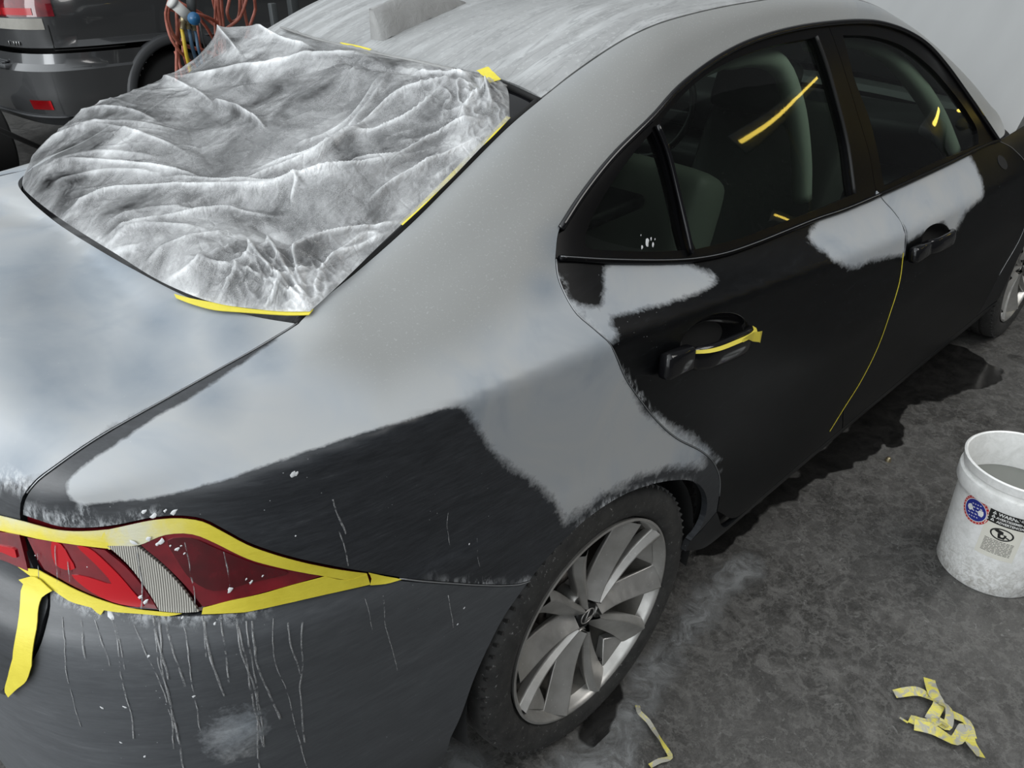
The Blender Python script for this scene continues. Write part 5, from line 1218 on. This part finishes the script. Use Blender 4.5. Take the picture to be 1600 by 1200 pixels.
# ------------------------------------------------------------------ bucket
def bucket():
    cx, cy, rb, rt, H_ = 1.185, -1.338, .130, .144, .360
    b = empty('bucket', (cx, cy, 0)); tag(b, 'white plastic bucket of grey water with stickers on its side', 'bucket')
    rr = lambda z: rb+(rt-.004-rb)*z/H_
    prof = [(0, .004), (rb-.012, .003), (rb-.004, .0), (rb, .006)]+[(rr(z), z) for z in (.05, .1, .15, .2, .25, .272)]
    prof += [(rr(.274)+.002, .275), (rr(.277)+.0095, .277), (rr(.28)+.0105, .280), (rr(.3)+.0105, .312), (rr(.315)+.009, .316), (rr(.32)+.002, .318), (rr(.33)+.002, .330), (rr(.335)+.006, .334), (rr(.34)+.007, .345), (rt+.004, .357), (rt, .360), (rt-.004, .357), (rr(.3)-.004, .30), (rr(.2)-.004, .2), (rr(.1)-.004, .1), (rb-.006, .010), (0, .008)]
    mb = MB(); mb.lathe(prof, 96); body = mb.build('bucket_body', M_['bucket_plastic'], b); sharp(body, 40)
    set_attr(body, 'dirt', [max(0, min(1, 1.15-v.co.z/.16)) if v.co.z < .2 else .12 for v in body.data.vertices])
    mb = MB(); mb.lathe([(0, .255), (rr(.255)-.0045, .255)], 64); mb.build('water', M_['grey_water'], b)
    # direction towards the viewer for the side stickers
    def side(px_, py_):
        """angle and height on the wall seen at a pixel"""
        o = CAM; d = pix_ray(px_, py_); lo = None
        for i in range(4000):
            t = 1.0+i*.0008; p = o+d*t; z = p.z
            if 0 < z < .36 and math.hypot(p.x-cx, p.y-cy) <= rr(z): return math.atan2(p.y-cy, p.x-cx), z
    KS = [1.6]
    def wrap(pts2, a0, z0, rot, off):
        """bend flat sticker coordinates (right, up) round the wall"""
        out = []; c, s = math.cos(rot), math.sin(rot)
        for x, y in pts2:
            x, y = x*KS[0], y*KS[0]; X, Y = x*c-y*s, x*s+y*c; z = z0+Y; r = rr(z)+off; a = a0+X/r; out.append(V((r*math.cos(a), r*math.sin(a), z)))
        return out
    def flat(mb, poly, a0, z0, rot, off, mi=0, n=1):
        pts2 = poly; c2 = (sum(p[0] for p in poly)/len(poly), sum(p[1] for p in poly)/len(poly))
        w = wrap(pts2+[c2], a0, z0, rot, off); k = len(poly); mb.add(w, [(i, (i+1) % k, k) for i in range(k)], mi)
    def strip_rect(mb, x0, y0, x1, y1, a0, z0, rot, off, mi=0):
        n = 10; top = [(x0+(x1-x0)*i/n, y1) for i in range(n+1)]; bt = [(x0+(x1-x0)*i/n, y0) for i in range(n+1)]
        w = wrap(bt+top, a0, z0, rot, off); mb.add(w, [(i, i+1, n+1+i+1, n+1+i) for i in range(n)], mi)
    def text(mb, s, size, x, y, a0, z0, rot, off, mi=0, shear=0, align='CENTER'):
        cu = bpy.data.curves.new('t', 'FONT'); cu.body = s; cu.size = size; cu.align_x = align; cu.shear = shear; cu.resolution_u = 2
        cu.offset = size*.03
        ob = bpy.data.objects.new('t', cu); COL.objects.link(ob); bpy.context.view_layer.update()
        me = ob.evaluated_get(bpy.context.evaluated_depsgraph_get()).to_mesh()
        pts2 = [(v.co.x+x, v.co.y+y) for v in me.vertices]; fs = [tuple(p.vertices) for p in me.polygons]
        if pts2: mb.add(wrap(pts2, a0, z0, rot, off), fs, mi)
        ob.to_mesh_clear(); bpy.data.objects.remove(ob); bpy.data.curves.remove(cu)
    sa, sz = side(1524, 797); la, lz = side(1566, 834)
    circ = lambda r, n=40, sx=1: [(r*sx*math.cos(2*math.pi*i/n), r*math.sin(2*math.pi*i/n)) for i in range(n)]
    m1 = MB(); R_ = .0245
    k = 40
    for r0, r1, mi, off in ((R_*.80, R_, 1, .0006),):
        w = wrap(circ(r0)+circ(r1), sa, sz, 0, off); m1.add(w, [(i, (i+1) % k, k+(i+1) % k, k+i) for i in range(k)], mi)
    flat(m1, circ(R_*.80), sa, sz, 0, .0006, 0)
    w = wrap([(R_*.78*math.cos(t), R_*.78*math.sin(t)) for t in [2*math.pi*i/40 for i in range(40)]]+[(R_*.83*math.cos(t), R_*.83*math.sin(t)) for t in [2*math.pi*i/40 for i in range(40)]], sa, sz, 0, .0010)
    m1.add(w, [(i, (i+1) % k, k+(i+1) % k, k+i) for i in range(k)], 2)
    for i in range(5):
        yy = .012-.006*i; hw = math.sqrt(max(0, (.0165)**2-yy*yy))*.8
        for j in range(4):
            xa = -hw+2*hw*j/4; strip_rect(m1, xa+.0012, yy-.0008+xa*.25, xa+hw/2-.0012, yy+.0008+xa*.25, sa, sz, 0, .0010, 2)
    for i in range(26):
        t = 2*math.pi*i/26; c_, s_2 = math.cos(t)*R_*.915, math.sin(t)*R_*.915
        flat(m1, [(c_-.0008, s_2-.0008), (c_+.0008, s_2-.0008), (c_+.0008, s_2+.0008), (c_-.0008, s_2+.0008)], sa, sz, 0, .0010, 2)
    m1.build('round_sticker', None, b, smooth=False, mats=[M_['ink_blue'], M_['ink_red'], M_['ink_white']])
    KS[0] = 1.62; lz -= .010
    m2 = MB(); W_, H2 = .056, .092; strip_rect(m2, -W_/2, -H2/2, W_/2, H2/2, la, lz, 0, .0006, 0)
    strip_rect(m2, -W_/2+.001, H2/2-.026, W_/2-.001, H2/2-.002, la, lz, 0, .0010, 1)
    for i, s in enumerate(('WARNING', 'AVERTISSEMENT', 'ADVERTENCIA')):
        text(m2, s, .0082 if i == 0 else .0058, .006, H2/2-.0095-.0068*i, la, lz, 0, .0014, 2)
        y_ = H2/2-.006-.0068*i
        flat(m2, [(-.0225, y_-.003), (-.0165, y_-.003), (-.0195, y_+.003)], la, lz, 0, .0014, 2); flat(m2, [(-.0199, y_-.0022), (-.0191, y_-.0022), (-.0191, y_+.001), (-.0199, y_+.001)], la, lz, 0, .0018, 1)
    # pictogram: child tipping into a pail inside a struck-through ring
    yc = .004; kk = 32
    ro = [(.017*math.cos(2*math.pi*i/kk), yc+.0115*math.sin(2*math.pi*i/kk)) for i in range(kk)]; ri = [(.0145*math.cos(2*math.pi*i/kk), yc+.0092*math.sin(2*math.pi*i/kk)) for i in range(kk)]
    m2.add(wrap(ro+ri, la, lz, 0, .0012), [(i, (i+1) % kk, kk+(i+1) % kk, kk+i) for i in range(kk)], 1)
    flat(m2, [(-.004, yc-.008), (.005, yc-.008), (.007, yc+.001), (-.006, yc+.001)], la, lz, 0, .0012, 1)
    flat(m2, [(-.011, yc+.006), (-.007, yc+.008), (.001, yc+.006), (.002, yc+.001), (-.003, yc+.001), (-.006, yc+.003)], la, lz, 0, .0012, 1)
    flat(m2, [(.001+.0026*math.cos(t), yc-.002+.0026*math.sin(t)) for t in [i*.628 for i in range(10)]], la, lz, 0, .0014, 0)
    flat(m2, [(-.0125, yc+.0045), (-.0105, yc+.006), (.0125, yc-.0045), (.0105, yc-.006)], la, lz, 0, .0016, 1)
    for i in range(10):
        y_ = -.0105-.0028*i
        x = -.021
        while x < .020:
            ln = random.uniform(.003, .009); e = min(.021, x+ln); strip_rect(m2, x, y_-.0005, e, y_+.0005, la, lz, 0, .0010, 1); x = e+.0012
    m2.build('warning_label', None, b, smooth=False, mats=[M_['label_cream'], M_['ink_black'], M_['ink_white']])
    # wire bail hanging down, ear hidden towards the right
    a0, z0 = side(1577, 792); mb = MB(); a1 = a0+math.pi; c0 = V((rr(z0)*math.cos(a0), rr(z0)*math.sin(a0), z0)); pts = []
    dirn = V((math.cos(a0+math.pi/2), math.sin(a0+math.pi/2), 0)); R2 = rr(z0)+.006
    for i in range(41):
        t = math.pi*i/40; q = V((R2*math.cos(a0)*math.cos(t), R2*math.sin(a0)*math.cos(t), z0)); q += (dirn*.72-V((0, 0, .69)))*(R2*1.04)*math.sin(t)+dirn*.0; pts.append(q)
    mb.tube(pts, .0021, 8); mb.build('wire_handle', M_['dark_metal'], b)
    return b
bucket()
# ------------------------------------------------------------------ SUV beyond the saloon
def suv():
    s = empty('suv', (1.588, 5.676, 0), .1012); tag(s, 'glossy dark grey off-road car parked behind the saloon, its rear corner showing', 'car')
    k = 1.05
    # plan outline of the right half, rear centre -> side -> front ; rows set inset and height
    plan = [(-1.03, 0), (-1.03, -.35), (-1.01, -.62), (-.96, -.78), (-.86, -.90), (-.70, -.955), (-.5, -.97), (0, -.975), (.6, -.975), (1.6, -.975), (2.9, -.97), (3.5, -.93), (3.75, -.7), (3.8, 0)]
    pc = catmull([V((x, y, 0)) for x, y in plan], .03)
    rows = [(.34, .10), (.40, .03), (.45, .015), (.52, .0), (.62, -.005), (.70, -.012), (.715, .002), (.74, .03), (.80, .045), (.82, .045), (.835, .045), (.95, .035), (1.02, .03), (1.10, .035), (1.16, .05)]
    def ins(p, i, amt, z):
        c = V((1.4, 0, 0)); a = pc[max(0, i-1)]; b = pc[min(len(pc)-1, i+1)]; t = (b-a).normalized(); n = V((t.y, -t.x, 0))
        if n.dot(p-c) < 0: n = -n
        # bumper shelf fades out along the side
        if .70 < z < .84: amt *= sstep(-.45, -.95, p.x)
        return p-n*amt+V((0, 0, z))
    fine = []
    for (z0, a0), (z1, a1) in zip(rows, rows[1:]):
        m_ = max(1, int((z1-z0)/.03))
        for q in range(m_): fine.append((z0+(z1-z0)*q/m_, a0+(a1-a0)*q/m_))
    fine.append(rows[-1])
    def region(name, zlo, zhi, mat, xlo=-9, xhi=9, off=0):
        vs_ = []; idx = {}; fs = []
        R_ = [r for r in fine if zlo-1e-6 <= r[0] <= zhi+1e-6]
        for sg in (1, -1):
            for i, p in enumerate(pc):
                for j, (z, a) in enumerate(R_):
                    q = ins(p, i, a-off, z); idx[(sg, i, j)] = len(vs_); vs_.append(V((q.x, q.y*sg, q.z)))
            for i in range(len(pc)-1):
                mx = (pc[i].x+pc[i+1].x)/2
                if not xlo < mx < xhi: continue
                for j in range(len(R_)-1):
                    mz = (R_[j][0]+R_[j+1][0])/2
                    if pc[i].y < -.9 and (math.hypot(mx, mz-.40) < .425 or math.hypot(mx-2.9, mz-.40) < .425): continue
                    f = (idx[(sg, i, j)], idx[(sg, i+1, j)], idx[(sg, i+1, j+1)], idx[(sg, i, j+1)]); fs.append(f if sg == 1 else f[::-1])
        o = mesh_obj(name, [v*k for v in vs_], fs, mat, s); sharp(o, 30); return o
    region('bumper', .40, .815, M_['suv_paint'], -9, .0); region('body_side', .825, 1.16, M_['suv_paint']); region('body_side', .40, .815, M_['suv_paint'], .0, 9)
    region('lower_valance', .34, .41, M_['suv_cladding'], off=-.005); 
    # upper body and glass
    mb = MB(); vs_ = []
    rws = [(1.15, 0, 0), (1.2, .02, .02), (1.55, .22, .12), (1.70, .32, .20), (1.76, .50, .36)]
    up = [V((x, y, 0)) for x, y in plan[:8]]+[V((1.2, -.97, 0)), V((2.1, -.95, 0)), V((2.5, -.6, 0)), V((2.6, 0, 0))]
    uc = catmull(up, .08); n_ = len(uc)
    for z, ix, iy in rws:
        for p in uc: vs_.append(V((p.x+ix*max(0, (.8-p.x)/1.8)-ix*2.2*max(0, (p.x-.8)/1.8), p.y*(1-iy), z)))
    for z, ix, iy in rws:
        for p in uc: vs_.append(V((p.x+ix*max(0, (.8-p.x)/1.8)-ix*2.2*max(0, (p.x-.8)/1.8), -p.y*(1-iy), z)))
    o2 = n_*len(rws); fs = []; mi = []
    for b_ in (0, o2):
        for j in range(len(rws)-1):
            for i in range(n_-1):
                f = (b_+j*n_+i, b_+j*n_+i+1, b_+(j+1)*n_+i+1, b_+(j+1)*n_+i); fs.append(f if b_ == 0 else f[::-1])
    L_ = (len(rws)-1)*n_
    for i in range(n_-1): fs.append((L_+i, L_+i+1, o2+L_+i+1, o2+L_+i))
    o = mesh_obj('upper_body', [v*k for v in vs_], fs, None, s, mats=[M_['suv_paint'], M_['glass_black']], fmat=[1 if (fi % (2*0+(len(rws)-1)*(n_-1))) // (n_-1) == 1 and fi < 2*(len(rws)-1)*(n_-1) else 0 for fi in range(len(fs))]); sharp(o, 40)
    def lc(x, y, z): return V((x, y, z))*k
    # cladding round both arches of each side, with dark housings
    for xc in (0, 2.9):
        for sg in (-1, 1):
            mb = MB(); vs_ = []; n_ = 36
            prof = [(.405, .935), (.400, .985), (.415, .995), (.452, .994), (.462, .984), (.470, .96)]
            for i in range(n_+1):
                t = math.radians(-14+208*i/n_)
                sq = 1+.05*abs(math.sin(2*t))
                for r, y in prof: vs_.append(lc(xc+r*sq*math.cos(t), sg*y, .40+r*sq*math.sin(t)))
            mb.add(vs_, [(i*6+q, i*6+q+1, (i+1)*6+q+1, (i+1)*6+q) for i in range(n_) for q in range(5)]); mb.build('arch_cladding', M_['suv_cladding'], s)
            mb = MB(); vs_ = []
            for i in range(n_+1):
                t = math.radians(-14+208*i/n_)
                for r, y in ((.425, .95), (.43, .60), (.3, .58), (.0, .58)): vs_.append(lc(xc+r*math.cos(t), sg*y, .40+r*math.sin(t)))
            mb.add(vs_, [(i*4+q, i*4+q+1, (i+1)*4+q+1, (i+1)*4+q) for i in range(n_) for q in range(3)]); mb.build('wheel_housing', M_['black_gap'], s)
            w_ = empty('wheel', lc(xc, sg*.82, .37), 0, s); MX = Matrix.Rotation(math.pi/2 if sg < 0 else -math.pi/2, 4, 'X')
            mb = MB(); mb.lathe([(.24, -.12), (.30, -.13), (.37, -.115), (.385, -.09), (.385, .09), (.37, .115), (.30, .13), (.24, .12)], 64, MX); mb.build('tyre', M_['wheel_liner'], w_)
            mb = MB(); mb.lathe([(.24, .12), (.225, .09), (.20, .02), (.0, .02)], 48, MX)
            for q in range(5):
                a = 2*math.pi*q/5; d = V((math.cos(a), math.sin(a), 0)); mb.tube([MX @ (d*.03+V((0, 0, .07))), MX @ (d*.225+V((0, 0, .09)))], [.04, .028], 8)
            mb.build('rim', M_['dark_metal'], w_)
    mb = MB(); mb.box(lc(1.4, 0, .42), (4.0*k, 1.1*k, .25), bev=.05); mb.box(lc(1.4, 0, .9), (4.6, 1.6, .3), bev=.05); mb.build('underbody', M_['black_gap'], s)
    # panel line between bumper and wing
    def surf(x, z, off=.0):
        """point of the right flank/corner at plan station x and height z"""
        best = min(range(len(pc)), key=lambda i: abs(pc[i].x-x)+(0 if pc[i].y < -.3 else 9)); a = 0
        for (z0, a0), (z1, a1) in zip(rows, rows[1:]):
            if z0 <= z <= z1: a = a0+(a1-a0)*(z-z0)/(z1-z0)
        return ins(pc[best], best, a-off, z)*k
    def plan_surf(y, z, off=.0):
        best = min(range(len(pc)), key=lambda i: abs(pc[i].y-y)+(0 if pc[i].x < -.5 else 9)); a = 0
        for (z0, a0), (z1, a1) in zip(rows, rows[1:]):
            if z0 <= z <= z1: a = a0+(a1-a0)*(z-z0)/(z1-z0)
        return ins(pc[best], best, a-off, z)*k
    mb = MB(); mb.tube([surf(x/100, .82, .001) for x in range(-84, -38, 4)], .004, 6); mb.tube([surf(-.84, z/100, .001) for z in range(82, 98, 3)], .004, 6); o = mb.build('bumper_seam', M_['black_gap'], s)
    mb = MB(); c = [plan_surf(-y/100, .715, -.004) for y in range(30, 90, 4)]+[surf(x/100, .715-.0*x, -.004) for x in range(-85, -62, 4)]; mb.tube(c, .004, 6, flat=.5); mb.build('crease_trim', M_['suv_paint'], s)
    def quad_patch(name, y0, y1, z0, z1, mat, off, corner=False, parent=s, skew=0):
        n1, n2 = 14, 4; vs_ = []
        for i in range(n1+1):
            for j in range(n2+1):
                z = z0+(z1-z0)*j/n2; y = y0+(y1-y0)*i/n1+skew*(z-z0); vs_.append(plan_surf(y, z, off))
        return mesh_obj(name, vs_, [(i*(n2+1)+j, i*(n2+1)+j+1, (i+1)*(n2+1)+j+1, (i+1)*(n2+1)+j) for i in range(n1) for j in range(n2)], mat, parent)
    tlamp = quad_patch('tail_light', -.45, -.935, 1.02, 1.15, M_['red_lens'], .008)
    quad_patch('light_bar', -.55, -.86, 1.03, 1.07, M_['red_bright'], .012, parent=tlamp)
    quad_patch('reverse_lens', -.55, -.90, .945, 1.01, M_['clear_lens'], .006, parent=tlamp)
    quad_patch('rear_reflector', -.70, -.84, .46, .52, M_['red_reflector'], .006)
    mb = MB(); c = [plan_surf(-y/100, .41, .006) for y in range(0, 93, 4)]+[surf(x/100, .41, .006) for x in range(-85, -48, 5)]; mb.tube(c, .014, 8, flat=.6); mb.build('bright_strip', M_['suv_cladding'], s)
    # step pad on the bumper top
    mb = MB()
    for q in range(4): mb.box(lc(-1.035+.018*q, 0, .735+.006*q), (.014, 1.15, .012), bev=.003)
    mb.box(lc(-.99, 0, .72), (.12, 1.25, .03), bev=.01); mb.build('step_pad', M_['suv_cladding'], s)
    # badge letters by the lamp, too small to read
    mb = MB()
    for q in range(4): mb.box(plan_surf(-.60-.035*q, .86, .006), (.004, .022, .026), bev=.001)
    mb.build('badge', M_['chrome'], s)
suv()
# ------------------------------------------------------------------ hoses hanging between the cars
def HP(x, y, d=0.0): return on_plane(x, y, 1, 2.75+d)
def hose(pts, r, mat, label, d=0.0, name='air_hose', group=None, ext=None):
    P3 = [HP(x, y, d+.02*math.sin(i*1.7+d*40)) for i, (x, y) in enumerate(pts)]; mb = MB(); c = catmull(P3, .03); mb.tube(c, r, 8)
    return tag(mb.build(name, mat), label, 'hose', group)
reds = [([(270, -60), (264, 0), (259, 20), (261, 39), (268, 62), (279, 78), (291, 90), (305, 102), (318, 120)], .0075, 'outermost brownish red hose loop on the left of the hanging bundle'),
 ([(285, -50), (274, 1), (263, 14), (264, 39), (274, 60), (292, 72), (321, 80), (345, 90)], .010, 'red hose sweeping low from the left of the bundle to the right'),
 ([(262, 8), (268, 15), (292, 20), (312, 23), (336, 33), (350, 45)], .009, 'red hose crossing level under the white manifold'),
 ([(265, -30), (276, 0), (290, 9), (312, 20), (325, 31), (338, 41), (352, 56)], .009, 'red hose slanting down right behind the blue knob'),
 ([(308, 22), (312, 29), (324, 45), (337, 68), (345, 84)], .008, 'faded red hose slanting from the blue knob to the film'),
 ([(330, -60), (333, 0), (338, 20), (343, 60), (345, 110)], .009, 'left vertical red hose of the right hand bundle'), ([(338, -60), (340, 0), (344, 30), (347, 64), (350, 110)], .009, 'middle vertical red hose of the right hand bundle'),
 ([(344, -60), (346, 0), (348, 33), (350, 60), (353, 110)], .009, 'right vertical red hose of the right hand bundle'), ([(338, -20), (336, 34), (337, 69), (333, 110)], .007, 'dull brown hose hanging behind the right bundle'),
 ([(365, -60), (358, 2), (355, 20), (361, 34), (372, 29), (375, 9), (371, -60)], .009, 'red hose loop with its rounded bottom above the film peak'),
 ([(378, -60), (380, 2), (384, 28), (392, 60)], .009, 'red hose hanging just right of the looped one'), ([(396, -60), (398, 2), (399, 15), (394, 31), (384, 60)], .009, 'rightmost red hose of the hanging hoses'),
 ([(390, -20), (381, 13), (373, 30), (352, 46), (338, 60)], .008, 'red hose crossing behind the loop down to the left'),
 ([(276, 14), (277, 60), (276, 90), (276, 118), (278, 150)], .009, 'straight red hose at the left of the lower bundle'), ([(281, 30), (278, 78), (283, 111), (290, 140)], .008, 'red hose curving in the middle of the lower bundle'), ([(274, 80), (280, 100), (287, 109), (296, 135)], .008, 'red hose bowing out below the yellow hose'),
 ([(285, 60), (287, 84), (293, 105), (300, 130)], .008, 'red hose running right beside the yellow hose'), ([(308, 40), (311, 66), (315, 80), (320, 110)], .008, 'red hose hanging under the blue knob'), ([(312, 36), (317, 60), (322, 84), (326, 110)], .005, 'thin grey hose hanging under the blue knob')]
for i, (pts, r, lab) in enumerate(reds):
    hose(pts, r, M_['hose_red'] if 'grey' not in lab else M_['suv_cladding'], lab, d=(i % 6)*.035-.08, group='air hoses hanging between the cars')
hose([(284, 44), (286, 55), (291, 84), (297, 108), (304, 140)], .0095, M_['hose_yellow'], 'yellow hose hanging among the red ones', -.1)
hose([(295, 44), (297, 56), (300, 72), (307, 95), (315, 125)], .0095, M_['hose_blue'], 'thicker blue grey hose right of the yellow hose', -.1)
hose([(304, 45), (307, 58), (309, 72), (314, 90), (320, 115)], .008, M_['hose_blue'], 'thinner blue grey hose under the blue knob', -.12)
def manifold():
    a, b = HP(272, 6, -.14), HP(296, 27, -.14); m0 = empty('air_manifold', tuple(b)); tag(m0, 'white air manifold with brass couplings and a blue knob among the hoses', 'manifold')
    mb = MB(); mb.tube([a-b, V((0, 0, 0))], .026, 16); mb.tube([a-b, a-b+(a-b).normalized()*.02], .030, 16); mb.build('manifold_body', M_['grey_paint'], m0)
    q = MB(); c = HP(303, 29, -.20)-b; n = (CAM-HP(303, 29)).normalized(); q.tube([c, c+n*.06], .030, 20); q.tube([c+n*.06, c+n*.066], .024, 20); q.build('knob', M_['regulator_blue'], m0)
    for (x0, y0, x1, y1) in ((288, 24, 285, 46), (293, 28, 295, 46), (301, 32, 304, 48)):
        q = MB(); A_, B_ = HP(x0, y0, -.12)-b, HP(x1, y1, -.12)-b; q.tube([A_, A_.lerp(B_, .5), A_.lerp(B_, .52), B_.lerp(A_, .05), B_], [.016, .018, .013, .012, .009], 10); q.build('coupling', M_['brass'], m0)
    q = MB(); q.tube([HP(300, -60, -.13)-b, HP(299, 4, -.13)-b, HP(300, 26, -.13)-b], [.02, .024, .018], 12); q.build('regulator', M_['post_steel'], m0)
manifold()
def posts():
    for (x0, x1, yb, d, lab) in ((424, 436, 40, 3.9, 'short grey steel post in the dark beyond the roof edge'), (453, 468, 30, 4.1, 'pale steel post at the right of the dark background')):
        a = on_plane(x0, yb, 1, d); b = on_plane(x1, yb, 1, d); mb = MB(); w_ = (b-a).length; c = (a+b)/2; h_ = 2.4 if x0 > 440 else on_plane(x0, 5, 1, d).z
        mb.box((c.x, c.y, h_/2), (w_*.8, w_*.8, h_), bev=.006); mb.box((c.x, c.y, .008), (w_*1.8, w_*1.8, .016), bev=.003); tag(mb.build('steel_post', M_['post_steel']), lab, 'post')
posts()
def drum():
    b = empty('rubber_drum', tuple(V((.62, 5.3, .22)))); tag(b, 'black drum lying on the floor behind the grey off-road car', 'drum')
    b.location = (.15, 5.15, .27); MX = Matrix.Rotation(math.pi/2, 4, 'Y') @ Matrix.Rotation(.3, 4, 'Z')
    mb = MB(); mb.lathe([(0, -.32), (.24, -.32), (.26, -.30), (.262, -.1), (.27, -.09), (.262, -.08), (.262, .08), (.27, .09), (.262, .10), (.26, .30), (.24, .32), (0, .32)], 40, MX); mb.build('drum_shell', M_['wheel_liner'], b)
    mb = MB(); mb.lathe([(.0, .325), (.05, .325), (.05, .34), (0, .34)], 16, MX); mb.build('bung', M_['dark_metal'], b)
    j = empty('jack', tuple(on_plane(62, 226, 2, .12)+V((-.0, -.75, 0)))); tag(j, 'dark trolley jack whose handle points left near the film edge', 'jack')
    o = V(j.location); a = on_plane(-30, 190, 2, .55); mb = MB(); mb.tube([a-o, V((0, 0, 0))], .018, 10); mb.build('jack_handle', M_['dark_metal'], j)
    mb = MB(); mb.box((.12, .0, -.03), (.5, .18, .1), Matrix.Rotation(.1, 3, 'Z'), bev=.02); mb.box((.3, 0, .03), (.2, .12, .06), bev=.01)
    for x in (-.08, .32):
        for y in (-.1, .1): mb.tube([V((x, y-.02, -.09)), V((x, y+.02, -.09))], .03, 12)
    mb.build('jack_body', M_['dark_metal'], j)
drum()
# ------------------------------------------------------------------ warm strip lamps of the shop, found where the windows mirror them
def lamp_for(a, b, dist, name_lab, r=.02, k=1.0):
    pts = []
    for q in (a, b):
        d = pix_ray(*q); p, n = s_ray(CAM, d); rf = d-2*d.dot(n)*n; pts.append(p+rf*dist)
    A_, B_ = pts; c = (A_+B_)/2; L_ = (B_-A_)
    e = empty('work_light', (c.x, c.y, 0)); tag(e, name_lab, 'lamp'); c = V((c.x, c.y, 0)); mb = MB(); mb.tube([A_-c, B_-c], r, 10); mb.build('tube', M_['tube_glow'], e)
    ax = L_.normalized(); out = ((A_+B_)/2-V((0, -.8, 1))).normalized(); mb = MB(); s_1 = ax.cross(out).normalized(); o3 = s_1.cross(ax); mb.box((A_+B_)/2-c+o3*(.06 if o3.dot(out) > 0 else -.06), (L_.length*1.05, .12, .04), Matrix((ax, s_1, o3)).transposed(), bev=.008); mb.build('lamp_housing', M_['post_steel'], e)
    bk = ((A_+B_)/2-c)+o3*(.09 if o3.dot(out) > 0 else -.09); mb = MB(); mb.tube([bk, V((bk.x, bk.y, .02))], .014, 10)
    for q in range(3): mb.tube([V((bk.x, bk.y, .25)), V((bk.x+.28*math.cos(q*2.1), bk.y+.28*math.sin(q*2.1), .01))], .01, 8)
    mb.build('stand', M_['dark_metal'], e)
lamp_for((1160, 220), (1284, 118), 4.4, 'long warm work light on a stand well off the right flank of the saloon', .012)
lamp_for((1467, 192), (1501, 170), 1.3, 'short warm work light on a low stand beside the front door', .01)
